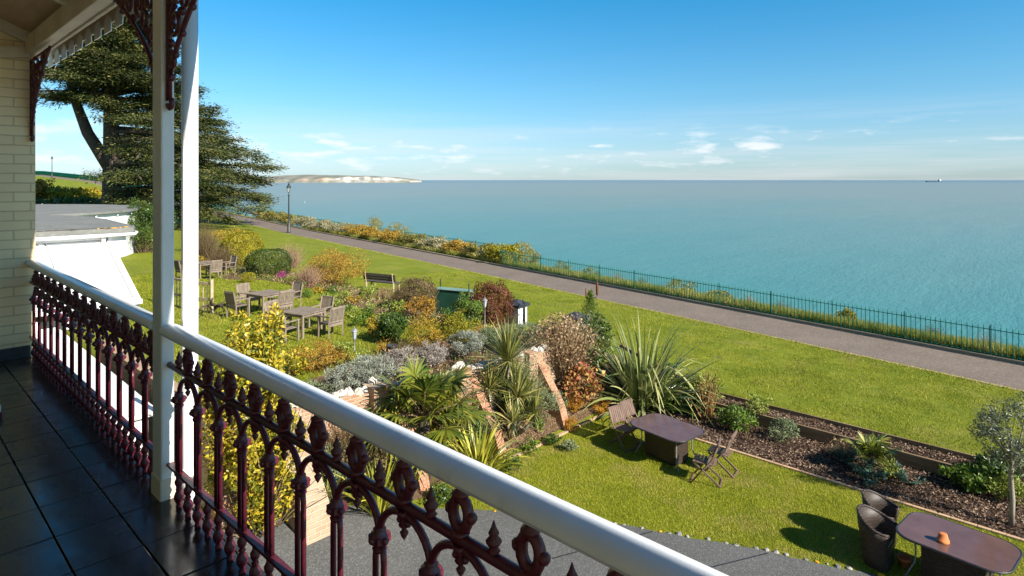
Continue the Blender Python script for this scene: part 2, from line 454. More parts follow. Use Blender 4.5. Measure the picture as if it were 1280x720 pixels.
ps = np.concatenate([np.arange(-40, 120, 1.0), np.arange(120, 300, 4)])
struct(ruled('path', ps, lambda s: float(pn(s)) - 1.65, lambda s: float(pn(s)) + 1.5, 4, .014, M['path']))
struct(ruled('path_edging', ps, lambda s: float(pn(s)) - 1.86 + .03 * math.sin(s * 2.3), lambda s: float(pn(s)) - 1.652, 1, .008, M['pathedge']))
# narrow kerb on the cliff side of the path
kb = MB()
for i in range(0, 150, 2):
    s0, s1 = -20 + i, -18 + i
    a = Vector((-s0, float(pn(s0)) + 1.59, float(pz(s0)) + .045)); b = Vector((-s1, float(pn(s1)) + 1.59, float(pz(s1)) + .045))
    kb.bar(a, b + (b - a) * .001, .16, .13)
struct(kb.build('path_kerb', M['pathedge']))

# planting beds (soil sheets that follow the ground)
def in_near(s, n): return (n > np.maximum(drive_edge(s) + .02, 4.6)) & (s > 10.15 + .25 * np.clip(9.2 - n, 0, 3)) & (s < 11.3) & (n < 16.3)
struct(sheet('wall_bed', np.arange(9.9, 11.34, .1), np.arange(4.4, 16.35, .12), .01, M['soil'], lambda s, n: (n > np.maximum(np.interp(s, de_s, de_n) + .1, 4.6)) & ((s > 10.15) | (n < 8.6)), .012))
struct(sheet('mulch_bed', np.arange(-14, 10.3, .2), np.linspace(14.48, 16.36, 12), .012, M['mulch'], None, .012))
struct(sheet('raised_bed', np.arange(-14, 12, .25), np.linspace(16.48, 17.04, 5), .02, M['mulch'], None, .01))
def bedmask(s, n):
    w = 13.0 + .9 * np.sin(s * .55) + .5 * np.sin(s * 1.3 + 1) + np.interp(s, [11, 15, 20, 26, 33, 40], [-1.2, .2, .4, .9, .8, -.6])
    far = np.interp(s, [11, 16, 26, 40], [17.0, 16.9, 17.4, 17.2])
    front = (s < 14.2 + .5 * np.sin(n * .8)) & (n > 5.5)
    return ((n > w) & (n < far)) | front
struct(sheet('terrace_bed', np.arange(11.6, 41, .2), np.arange(4.6, 17.6, .2), .014, M['soil'], bedmask, .03))

# the sea
m, nt, b = new_mat('sea_water'); setp(b, .32, .17)
g = pos(nt)
sp = N(nt, 'ShaderNodeSeparateXYZ'); nt.links.new(g, sp.inputs[0])
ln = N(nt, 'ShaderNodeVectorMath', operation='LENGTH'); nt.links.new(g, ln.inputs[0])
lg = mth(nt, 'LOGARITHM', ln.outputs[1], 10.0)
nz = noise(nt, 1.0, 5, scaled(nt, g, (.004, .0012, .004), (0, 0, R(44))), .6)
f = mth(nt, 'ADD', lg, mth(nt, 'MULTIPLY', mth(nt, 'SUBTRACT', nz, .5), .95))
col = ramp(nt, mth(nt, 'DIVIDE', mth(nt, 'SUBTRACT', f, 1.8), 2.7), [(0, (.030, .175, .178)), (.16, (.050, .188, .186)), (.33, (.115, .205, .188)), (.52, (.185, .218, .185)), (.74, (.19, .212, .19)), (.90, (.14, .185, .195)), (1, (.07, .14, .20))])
ripple_light = ramp(nt, noise(nt, 1.0, 6, scaled(nt, g, (.16, .022, .1), (0, 0, R(50))), .75), [(.35, (.91, .93, .94)), (.65, (1.06, 1.05, 1.04))])  # light and dark of small waves, multiplied into the water colour
nt.links.new(mix(nt, col, ripple_light, 1.0, 'MULTIPLY'), b.inputs['Base Color'])
w1 = noise(nt, 1.0, 6, scaled(nt, g, (.9, .22, .3), (0, 0, R(52))), .65)
w2 = noise(nt, 1.0, 4, scaled(nt, g, (.05, .016, .05), (0, 0, R(40))), .6)
bump(nt, b, mth(nt, 'ADD', w1, mth(nt, 'MULTIPLY', w2, 1.5)), .6, .8)
M['sea'] = m
cz = []; rad = [1, 60, 150, 400, 1200, 4000, 12000, 60000]
mb = MB(); V = [(0, 0, -25)]; Fc = []
for r in rad[1:]: V += [(r * math.cos(2 * math.pi * k / 96), r * math.sin(2 * math.pi * k / 96), -25) for k in range(96)]
Fc += [(0, 1 + k, 1 + (k + 1) % 96) for k in range(96)]
for i in range(len(rad) - 2):
    Fc += [(1 + i * 96 + k, 1 + (i + 1) * 96 + k, 1 + (i + 1) * 96 + (k + 1) % 96, 1 + i * 96 + (k + 1) % 96) for k in range(96)]
struct(mb.add(V, Fc).build('sea', M['sea']))

# far headland with chalk cliffs: ground ridge built along a line 7 km off
m, nt, b = new_mat('headland_ground'); setp(b, .95, .1)
gn = N(nt, 'ShaderNodeNewGeometry'); sz = N(nt, 'ShaderNodeSeparateXYZ'); nt.links.new(gn.outputs['Normal'], sz.inputs[0])
vv = objc(nt); so = N(nt, 'ShaderNodeSeparateXYZ'); nt.links.new(vv, so.inputs[0])
green = ramp(nt, noise(nt, .006, 4, vv), [(.4, (.155, .165, .135)), (.5, (.20, .20, .16)), (.62, (.23, .20, .165))])
chalk = ramp(nt, noise(nt, 1, 5, scaled(nt, vv, (.022, .022, .03))), [(.36, (.28, .26, .22)), (.5, (.50, .47, .42)), (.62, (.66, .63, .58))])
clay = ramp(nt, noise(nt, 1, 5, scaled(nt, vv, (.01, .01, .02))), [(.35, (.36, .22, .15)), (.6, (.52, .36, .26))])
wh = ramp(nt, mth(nt, 'ADD', mth(nt, 'DIVIDE', so.outputs[0], 1700), mth(nt, 'MULTIPLY', noise(nt, .004, 3, vv), .12)), [(.50, (0, 0, 0)), (.60, (1, 1, 1))])
cliff = mix(nt, clay, chalk, wh)
st = ramp(nt, sz.outputs[2], [(.52, (1, 1, 1)), (.74, (0, 0, 0))])
nt.links.new(mix(nt, green, cliff, st), b.inputs['Base Color'])
M['headland'] = m
def cam_dir(px):      # horizontal unit vector through a photo column
    r = (px - 640) / F; x, d = r, 1.0; l = math.hypot(x, d); x /= l; d /= l
    return Vector((SD * x - CD * d, CD * x + SD * d, 0)), l
D0 = 7000.0
dA, lA = cam_dir(318); dB, lB = cam_dir(514)
A = dA * D0 * lA; B = dB * D0 * lB
ax = (B - A).normalized(); back = Vector((-ax.y, ax.x, 0))
if back.dot(A) < 0: back = -back
L = (B - A).length
prof = [(0, 88), (.08, 102), (.2, 112), (.33, 108), (.45, 102), (.58, 98), (.72, 90), (.85, 74), (.93, 60), (.975, 44), (.992, 24), (1, 0)]
nu, nv = 160, 12; V = []
for i in range(nu + 1):
    u = i / nu; H = np.interp(u, [p[0] for p in prof], [p[1] for p in prof]) + 1.8 * math.sin(u * 31) + .9 * math.sin(u * 73 + 1)
    H = max(H, 0) * (1 if u < .99 else 0.6) * .86
    cl = np.interp(u, [0, .2, .45, .6, .9, 1], [.3, .36, .55, .8, .92, 1]) + .07 * math.sin(u * 47)
    cl = min(cl, .98)
    off = 26 * math.sin(u * 13) + 9 * math.sin(u * 41) + 4 * math.sin(u * 97)
    pr = [(0, 0), (6, .04), (34, cl * .55), (52, cl), (140, cl + (1 - cl) * .35), (300, cl + (1 - cl) * .7), (560, 1), (900, .9)]
    for d, hh in pr:
        p = ax * (u * L) + back * (d + off * (1 if d < 200 else .3)); V.append((u * L, d + off * (1 if d < 200 else .3), H * hh + 24 * (0 if hh == 0 else 1) * 0))
k = 8; Fc = [(i * k + j, (i + 1) * k + j, (i + 1) * k + j + 1, i * k + j + 1) for i in range(nu) for j in range(k - 1)]
hd = MB().add(V, Fc).build('headland', M['headland'])
hd.location = (A.x, A.y, -25); hd.rotation_euler = (0, 0, math.atan2(ax.y, ax.x))
struct(hd)

# ------------------------------------------------------------------ balcony and building
def fp(s, n, z): return (-s, n, FLOOR + z)
struct(MB().box(fp(1.76, .11, -.156), (11.52, 2.22, .28)).build('balcony_floor', M['grout']))
g0 = np.random.default_rng(3); tl = MB()
for i in range(-10, 20):
    for j in range(-6, 3):
        s_a = 3.63 + .38 * (i - 8); n_a = .637 + .275 * j
        if s_a > 7.5 or s_a < -3.8: continue
        s_b = min(s_a + .38, 7.515); n_b = min(n_a + .275, 1.218)
        rot = Matrix.Rotation(g0.normal(0, .0035), 3, 'X') @ Matrix.Rotation(g0.normal(0, .0035), 3, 'Y')
        tl.box(fp((s_a + s_b) / 2, (n_a + n_b) / 2, -.012 + g0.normal(0, .0008)), (s_b - s_a - .007, n_b - n_a - .007, .024), rot)
struct(tl.build('floor_tiles', M['tiles'], bevel=.003))
hw = thing('hotel_wall', 'painted brick hotel wall running along the back of the balcony', 'wall', (-2, -1.1, 0))
MB().box((0, -.15, 5.5), (13, .3, 12)).build('brickwork', M['brick_white'], hw)
ew = thing('end_wall', 'cream painted brick wall at the far end of the balcony', 'wall', (-7.72, .1, 0))
MB().box((0, 0, 4.2), (.4, 2.14, 8.4 + FLOOR - 5.05)).build('brickwork', M['brick_white'], ew)
MB().box((.206, -.02, FLOOR + .055), (.02, 2.1, .11)).build('skirting', M['cap'], ew)
fac = tag(MB().box((-19, -1.2, 4), (22, 4, 9.4)).build('hotel_side', M['brick_white']), 'side of the painted hotel behind the end wall of the balcony', 'building')

# verandah roof
vr = thing('verandah_roof', 'white timber verandah roof with scalloped edging above the balcony', 'roof', fp(2, 1.13, 2.9))
MB().box((0, 0, .075), (11.0, .10, .17)).build('beam', M['beam'], vr, bevel=.008)
MB().box((0, .055, -.003), (11.0, .03, .05)).build('bead', M['beam'], vr, bevel=.01)
zc = lambda n: .17 + .42 * (1.2 - n)
MB().extrude([(-5.6, .25, zc(1.38)), (-5.6, -2.2, zc(-1.07)), (-5.6, -2.2, zc(-1.07) + .05), (-5.6, .25, zc(1.38) + .05)], (11.2, 0, 0)).build('ceiling_boarding', M['ceiling'], vr)
for s in (7.46, 5.7, 3.69, 1.8):
    MB().bar((2 - s, .02, zc(1.15) - .05), (2 - s, -2.15, zc(-1.02) - .05), .07, .1).build('rafter', M['beam'], vr)
MB().bar((2 - 7.47, -.02, .02), (2 - 7.47, -.95, -.1), .08, .1).build('wall_plate', M['beam'], vr)
MB().box((0, .202, .07), (11.6, .012, .13)).build('valance', M['beam'], vr)
tong = []
for i in range(39):
    c = -5.7 + i * .3
    pts = [(c - .1, .189, -.06), (c + .1, .189, -.06), (c + .1, .189, .0)] + [(c + .1 * math.cos(a), .189, .0 + .075 * math.sin(a)) for a in np.linspace(.3, math.pi - .3, 6)] + [(c - .1, .189, .0)]
    MB().extrude(pts, (0, .007, 0)).build('bright_gap_tab', M['pvc'], vr)  # whiter tabs stand in for sky light in openings of the roof edge
MB().tube([(-5.7, .255, .175), (5.7, .255, .175)], .04, 10).build('gutter', M['pvc'], vr)

# post with two cast brackets
pw = thing('verandah_post', 'square white verandah post between the two balcony railings', 'post', fp(3.695, 1.131, 0), 0)
MB().box((0, 0, 1.52), (.145, .066, 2.9)).build('shaft', M['post'], pw, bevel=.009)
MB().box((0, 0, .05), (.156, .078, .12)).build('foot', M['beam'], pw, bevel=.006)
def spiral(cx, cz, r0, r1, a0, turns, k=22):
    return [(cx + (r0 + (r1 - r0) * i / k) * math.cos(a0 + turns * 2 * math.pi * i / k), 0, cz + (r0 + (r1 - r0) * i / k) * math.sin(a0 + turns * 2 * math.pi * i / k)) for i in range(k + 1)]
def bracket(sx):
    b = MB()
    def T(pts, r): b.tube([(p[0] * sx, p[1], p[2]) for p in pts], r, 7)
    T([(.018, 0, 0), (.018, 0, -.74)], .016)
    T(spiral(.034, -.755, .022, .030, math.pi, .62, 8), .015)
    edge = [(x, 0, -.70 * (1 - (x / .85) ** .62)) for x in np.linspace(.03, .85, 16)]
    T(edge, .014)
    T([(.018, 0, -.012), (.85, 0, -.012)], .013)
    T(spiral(.115, -.34, .085, .02, math.pi / 2, 1.6), .013)
    T(spiral(.075, -.535, .05, .014, math.pi / 2, 1.4, 14), .012)
    T(spiral(.14, -.135, .105, .02, -math.pi / 2, -1.6), .013)
    T(spiral(.34, -.12, .095, .02, math.pi, 1.6), .013)
    T(spiral(.545, -.085, .07, .016, 0, 1.5), .012)
    T(spiral(.69, -.05, .04, .012, 0, 1.3, 12), .010)
    T(spiral(.25, -.235, .05, .05, 0, 1, 12), .011)
    for x, z in ((.05, -.44), (.05, -.62), (.21, -.30), (.24, -.02), (.45, -.19), (.05, -.22)): b.ball((x * sx, 0, z), .024, 8, 5)
    for x in (.12, .22, .36, .52, .68): b.ball((x * sx, 0, -.70 * (1 - (x / .85) ** .62) - .018), .02, 7, 5)
    return b
bracket(1).build('bracket', M['iron_dark'], pw, (.073, 0, 2.86))
bracket(-1).build('bracket', M['iron_dark'], pw, (-.073, 0, 2.86))
wb = tag(bracket(1).build('wall_bracket', M['iron_dark']), 'maroon cast iron scroll bracket fixed to the cream brick end wall', 'bracket')
wb.location = fp(7.51, 1.137, 2.86)

# balustrades
def rail_profile(s0, s1):
    pr = [(-.034, 0), (.034, 0), (.034, .012), (.05, .016), (.056, .024)] + [(.056 * math.cos(a), .026 + .036 * math.sin(a)) for a in np.linspace(0, math.pi, 11)] + [(-.056, .024), (-.05, .016), (-.034, .012)]
    n = len(pr); V = []
    for s in (s0, s1): V += [(-s, p[0], p[1] + .872) for p in pr]
    b = MB(); b.add(V, [(i, (i + 1) % n, n + (i + 1) % n, n + i) for i in range(n)], True)
    b.add(V[:n], [tuple(range(n))]); b.add(V[n:], [tuple(range(n))])
    return b
def ring_mb():
    b = MB()
    b.tube([(.031 * math.cos(a), 0, .785 + .043 * math.sin(a)) for a in np.linspace(0, 2 * math.pi, 15)[:-1]], .0165, 7, closed=True)
    b.ball((.044, 0, .787), .017, 7, 5); b.ball((-.044, 0, .787), .017, 7, 5)
    b.lathe([(.016, .715), (.026, .728), (.026, .735), (.014, .742)], seg=8)
    b.lathe([(.012, .826), (.026, .836), (.026, .844), (.013, .852), (.018, .862), (.014, .874)], seg=8)
    return b
def spear_mb():
    return MB().lathe([(.011, .725), (.019, .735), (.011, .743), (.020, .754), (.022, .762), (.011, .774), (.015, .781), (.008, .795), (.001, .815)], seg=8)
def arch_mb():
    b = MB()
    b.tube([(.129 * math.cos(a), 0, .572 + .118 * math.sin(a)) for a in np.linspace(0, math.pi, 15)], .0125, 7)
    b.lathe([(.001, .607), (.010, .622), (.014, .632), (.006, .642), (.018, .655), (.010, .668), (.022, .683), (.022, .70)], seg=8)
    b.ball((.02, 0, .665), .012, 6, 4); b.ball((-.02, 0, .665), .012, 6, 4)
    return b
def bal_mb():
    b = MB()
    for sx in (-1, 1):
        b.tube([(sx * .023, 0, .195), (sx * .023, 0, .50), (sx * .017, 0, .545)], .0105, 7)
    b.lathe([(.02, .522), (.025, .532), (.018, .541), (.030, .552), (.031, .566), (.030, .578), (.018, .586), (.022, .594), (.012, .604)], seg=8)
    b.box((0, 0, .566), (.052, .05, .02))
    for sx, sy in ((1, 0), (-1, 0), (0, 1), (0, -1)): b.ball((sx * .031, sy * .028, .565), .0125, 6, 4)
    return b
def low_mb():
    return MB().lathe([(.014, .0), (.016, .012), (.010, .022), (.022, .045), (.026, .062), (.019, .082), (.010, .092), (.017, .1), (.010, .11), (.020, .128), (.022, .14), (.012, .158), (.014, .18)], seg=8)
protos = {}
def balustrade(label, knots, s0, s1):
    t = thing('balustrade', label, 'balustrade', fp(0, 1.14, 0), 0, 'balcony railings')
    rail_profile(s0, s1).build('handrail', M['rail'], t)
    MB().tube([(-s0, 0, .715), (-s1, 0, .715)], .0165, 8).build('upper_rail', M['iron'], t)
    MB().box((-(s0 + s1) / 2, 0, .186), (abs(s1 - s0), .034, .014)).build('lower_rail', M['iron_dark'], t)
    def put(key, mk, s, mat):
        if key not in protos:
            o = mk().build(key, mat, t); protos[key] = o
        else:
            o = protos[key].copy(); C.objects.link(o); o.parent = t
        o.location = (-s, 0, 0)
    for k in knots:
        put('baluster', bal_mb, k, M['iron']); put('spear_finial', spear_mb, k, M['iron_dark'])
        a = k - .1291
        if a > min(s0, s1) + .1 and a < max(s0, s1) - .1:
            put('arch', arch_mb, a, M['iron']); put('ring_finial', ring_mb, a, M['iron_dark'])
            put('lower_baluster', low_mb, a, M['iron'])
        put('lower_baluster', low_mb, k, M['iron'])
    return t
balustrade('nearer run of maroon cast iron railing with white handrail', [3.483 - .2583 * i for i in range(17)], 3.62, -.9)
balustrade('farther run of maroon cast iron railing between post and brick wall', [7.40 - .2583 * i for i in range(14)], 7.515, 3.77)

# white step at the left edge, by the balcony door
ws = thing('door_step', 'low white block with a dark red base on the balcony tiles', 'step', fp(5.8, .5, 0))
MB().box((0, -.1, .075), (.22, .58, .05)).build('block', M['pvc'], ws, bevel=.008)
MB().box((0, -.1, .025), (.24, .59, .05)).build('base', M['iron'], ws)

# downpipe outside the post
dp = thing('downpipe', 'round white downpipe just outside the verandah post', 'pipe', (-3.83, 1.312, 0))
MB().tube([(0, 0, .3), (0, 0, FLOOR + .0), (0, 0, FLOOR + 3.0)], .044, 20).build('pipe', M['pvc'], dp)
MB().lathe([(.046, FLOOR - .06), (.054, FLOOR - .055), (.054, FLOOR + .04), (.046, FLOOR + .05)], seg=18).build('collar', M['pvc'], dp)
MB().lathe([(.05, FLOOR + .01), (.058, FLOOR + .01), (.058, FLOOR - .02), (.05, FLOOR - .02)], seg=18).build('clip', M['cap'], dp)

# flat roofed wing with its round bay, lean-to and porch, all below the balcony
wg = thing('flat_roofed_wing', 'white single storey wing with grey felt flat roof', 'building', (0, 0, 0))
def ring_poly(pts): return [(-p[0], p[1]) for p in pts]
wp = [(28.0, -3), (28.0, 7.5), (28.8, 7.75), (31, 7.9), (35, 8.2), (39, 8.0), (44, 6.0), (44, -3)]
MB().prism(ring_poly([(28.5, -3), (28.5, 6.1), (31, 6.3), (35, 7.2), (43.5, 5.6), (43.5, -3)]), 1.0, 4.32).build('wall', M['white'], wg)
MB().prism(ring_poly(wp), 4.44, 4.62).build('roof', M['felt'], wg)
fa = ring_poly([(s + (.06 if s < 30 else 0), n - .06) for s, n in wp])
MB().prism(fa, 4.30, 4.436).build('fascia', M['white'], wg)
gt = [(-27.94, -3, 4.36), (-27.94, 7.52, 4.36), (-28.8, 7.82, 4.36), (-31, 7.98, 4.36), (-35, 8.28, 4.36)]
MB().tube(gt, .065, 8).build('gutter', M['pvc'], wg)
MB().box((-28.3, 6.5, 4.12), (.45, .12, .34)).build('eaves_bracket', M['white'], wg)
MB().box((-28.45, 6.98, 3.95), (.5, .6, .68)).build('corner_hopper', M['white'], wg)
ms = MB(); g1 = np.random.default_rng(8)
for i in range(60):
    ms.lathe([(g1.uniform(.04, .13), 4.622), (.03, 4.64)], (-28.05 - abs(g1.normal(0, .12)), g1.uniform(1.5, 6.9), 0), 7, True, 1, g1.uniform(.8, 2.2))
ms.build('moss', M['bark'], wg)
lc = MB()
for i in range(5):
    a, b_ = -28.02 - .1 * i, 6.3 + .26 * i
    lc.lathe([(.03 + .05 * ((i * 7) % 3), 4.622), (.02, 4.645)], (a + .05 * ((i * 5) % 4), b_, 0), 8, True, 1, 1.7)
lc.build('lichen', M['lichen'], wg)
by = thing('round_bay', 'curved white bay with grey flat roof behind the flat roofed wing', 'building', (-52, 4.4, 0))
cir = [(10.5 * math.cos(a), 9.6 * math.sin(a)) for a in np.linspace(0, 2 * math.pi, 49)[:-1]]
MB().prism([(x * .975, y * .975) for x, y in cir], 1.0, 4.398).build('wall', M['white'], by)
MB().prism(cir, 4.462, 4.60).build('roof', M['felt'], by)
MB().prism([(x * .985, y * .985) for x, y in cir], 4.40, 4.458).build('fascia', M['white'], by)
for i, a in enumerate(np.linspace(.2, math.pi - .2, 15)):
    MB().box((10.3 * math.cos(a), 9.42 * math.sin(a), 4.34), (.10, .10, .10)).build('eaves_bracket', M['white'], by)
# lean-to glazed conservatory
cs = thing('conservatory', 'white lean-to conservatory with panelled sloping roof below the wing', 'building', (0, 0, 0))
zt_ = lambda s: 2.32 + (s - 24.6) * (4.19 - 2.32) / 4.0
def slab(s0, s1, n0, n1, dz, th):
    return MB().extrude([(-s0, n0, zt_(s0) + dz), (-s1, n0, zt_(s1) + dz), (-s1, n0, zt_(s1) + dz + th), (-s0, n0, zt_(s0) + dz + th)], (0, n1 - n0, 0))
slab(24.5, 28.55, -2.5, 6.8, 0, .05).build('roof', M['roofwhite'] if 'roofwhite' in M else M['pvc'], cs)
for n in (-2, .4, 2.7, 4.55, 6.7):
    slab(24.45, 28.5, n - .06, n + .06, .053, .06).build('glazing_bar', M['white'], cs)
for n in (2.85, 4.70, 6.58):
    slab(24.6, 28.4, n - .02, n + .012, .053, .008).build('glazing_seal', M['grey_metal'], cs)
MB().box((-24.45, 2.1, 2.27), (.14, 9.4, .16)).build('eaves_beam', M['white'], cs)
MB().box((-28.42, 1.6, 4.22), (.12, 10.4, .12)).build('ridge_beam', M['white'], cs)
MB().box((-24.75, 2.1, .75), (.14, 9.2, .9)).build('dwarf_wall', M['white'], cs)
for n in np.arange(-1.5, 6.9, 1.03):
    MB().box((-24.72, n, 1.75), (.09, .09, 1.12)).build('mullion', M['white'], cs)
MB().box((-24.78, 2.1, 1.70), (.03, 9.1, 1.05)).build('front_glass', M['glass_dark'], cs)
MB().extrude([(-24.9, 6.72, .4), (-28.5, 6.72, .4), (-28.5, 6.72, 4.0), (-24.9, 6.72, 2.36)], (0, .05, 0)).build('side_glass', M['glass_dark'], cs)
# porch below the balcony
pc = thing('porch', 'small white flat topped porch seen through the farther railing', 'building', (0, 0, 0))
MB().box((-17.4, 2.45, 1.2), (8.6, 2.6, 1.7)).build('wall', M['white'], pc)
MB().extrude([(-13.0, .9, 2.06), (-21.8, .9, 2.2), (-21.8, .9, 2.28), (-13.0, .9, 2.14)], (0, 3.0, 0)).build('roof', M['pvc'], pc)
MB().tube([(-12.92, 3.86, .5), (-12.92, 3.86, 2.9)], .05, 10).build('corner_pipe', M['pvc'], pc)
MB().box((-21.9, 2.2, 2.3), (.1, 2.6, .35)).build('upstand', M['white'], pc)

# ------------------------------------------------------------------ foliage generators
def unit(v): return v / np.maximum(np.linalg.norm(v, axis=-1, keepdims=True), 1e-9)
def leaf_quads(c, d, L, W, g, nh=None):
    n = len(c); d = unit(d); L = L * g.uniform(.6, 1.25, (n, 1)); W = W * g.uniform(.7, 1.2, (n, 1))
    sd = unit(np.cross(d, g.normal(size=(n, 3)) if nh is None else nh + g.normal(0, .55, (n, 3))))
    nr = np.cross(d, sd)
    mid = c + d * L * .45 + nr * L * .08
    return np.stack([c, mid - sd * W / 2, c + d * L, mid + sd * W / 2], 1)
def blob(g, n, rx, ry, h, L, W, clumps=30, cr=.24, inner=.55, up=.35, z0=.04, lump=.16, taper=0.0, flat=1.0):
    """leaves in clumps spread through an uneven dome"""
    d = unit(g.normal(size=(clumps, 3))); r = g.uniform(inner ** 3, 1, (clumps, 1)) ** (1 / 3)
    ph = g.uniform(0, 6.28, 4)
    a = np.arctan2(d[:, 1], d[:, 0])
    lum = (1 + lump * np.sin(3 * a + ph[0]) + lump * .7 * np.sin(5 * a + ph[1] + 2 * d[:, 2]) + g.normal(0, lump * .5, clumps))[:, None]
    cc = d * r * lum * (1 - cr * .6)
    cc[:, 2] = np.where(cc[:, 2] < -.85, -.85, cc[:, 2]) * flat
    k = g.integers(0, clumps, n)
    o = unit(g.normal(size=(n, 3))) * g.uniform(.25, 1, (n, 1)) ** .5 * cr * g.uniform(.7, 1.3, clumps)[k][:, None]
    p = cc[k] + o
    nh = unit(unit(o) + .7 * p + np.array([0, 0, .35]))
    dirs = unit(np.cross(nh, g.normal(size=(n, 3)))) * .9 + nh * .45 + g.normal(0, .3, (n, 3)); dirs[:, 2] += up
    if taper: p[:, :2] *= (1 - taper * np.clip((p[:, 2:3] + 1) / 2, 0, 1))
    q = p * np.array([rx, ry, h * .5]); q[:, 2] += h * .5 + z0
    ok = q[:, 2] > .01
    return leaf_quads(q[ok], dirs[ok], L, W, g, nh[ok])
def clipped(g, n, rx, ry, h, L, W, e=2.6, shell=.12, lump=1.0):
    """close clipped surface: small leaves on a rounded box"""
    d = unit(g.normal(size=(n, 3)))
    s = (np.abs(d) ** e).sum(1, keepdims=True) ** (-1 / e)
    w = 1 + lump * (.05 * np.sin(10 * d[:, :1] + 1) + .04 * np.sin(7 * d[:, 1:2] + 4 * d[:, 2:3]) + .03 * np.sin(13 * d[:, :1] - 9 * d[:, 2:3] + 2))
    p = d * s * w * (1 - g.uniform(0, shell, (n, 1)) ** 1.2)
    q = p * np.array([rx, ry, h * .5]); q[:, 2] += h * .5
    td = unit(np.cross(d, g.normal(size=(n, 3)))) + d * g.uniform(0, .7, (n, 1)); td[:, 2] += .25
    return leaf_quads(q, td, L, W, g, d)
def twigs(g, nb, w, h, wd, lean=.6, m=5, wob=.10):
    a = g.uniform(0, 6.283, nb); th = np.abs(g.normal(0, lean, nb)); L = h * g.uniform(.55, 1.05, nb)
    t = np.linspace(0, 1, m)[None, :, None]
    r0 = g.uniform(0, .28, nb)[:, None] * w * .5
    base = np.stack([np.cos(a) * r0[:, 0], np.sin(a) * r0[:, 0], np.zeros(nb)], 1)[:, None, :]
    d = np.stack([np.cos(a) * np.sin(th), np.sin(a) * np.sin(th), np.cos(th)], 1)[:, None, :]
    P = base + d * t * L[:, None, None] + np.cumsum(g.normal(0, wob * h / m, (nb, m, 3)), 1) * np.array([1, 1, .35])
    P[:, :, 2] = np.maximum(P[:, :, 2], 0)
    sd = unit(np.cross(d, g.normal(size=(nb, 1, 3)))) * wd * .5 * (1.15 - t)
    return P, np.broadcast_to(sd, P.shape)
def straps(g, nb, L, wd, th0=(.05, .9), droop=(.3, 1.6), m=8, base=.1, tip=1.4, twist=.4, fold_p=0.0):
    a = g.uniform(0, 6.283, nb); t0 = g.uniform(*th0, nb); dr = g.uniform(*droop, nb) * (t0 / max(th0[1], 1e-3) * .7 + .3)
    Lb = L * g.uniform(.6, 1.08, nb)
    t = np.linspace(0, 1, m)
    th = t0[:, None] + dr[:, None] * t[None, :] ** 1.8
    if fold_p:
        fo = g.random(nb) < fold_p; th[fo] += 1.3 * (t[None, :] > .62)
    st = Lb[:, None] / (m - 1)
    x = np.cumsum(np.sin(th) * st, 1); z = np.cumsum(np.cos(th) * st, 1)
    x -= x[:, :1]; z -= z[:, :1]
    r = g.uniform(0, base, nb)[:, None]
    P = np.stack([np.cos(a)[:, None] * (x + r), np.sin(a)[:, None] * (x + r), np.maximum(z, .02)], -1)
    prof = np.clip(np.minimum(.55 + 1.2 * t, (1 - t) * tip + .04), 0, 1)
    tw = g.normal(0, twist, nb)[:, None]
    side = np.stack([-np.sin(a)[:, None] * np.cos(tw) + 0 * t, np.cos(a)[:, None] * np.cos(tw) + 0 * t, np.sin(tw) + 0 * t], -1)
    return P, side * (prof * wd * .5)[None, :, None] * g.uniform(.75, 1.15, nb)[:, None, None]

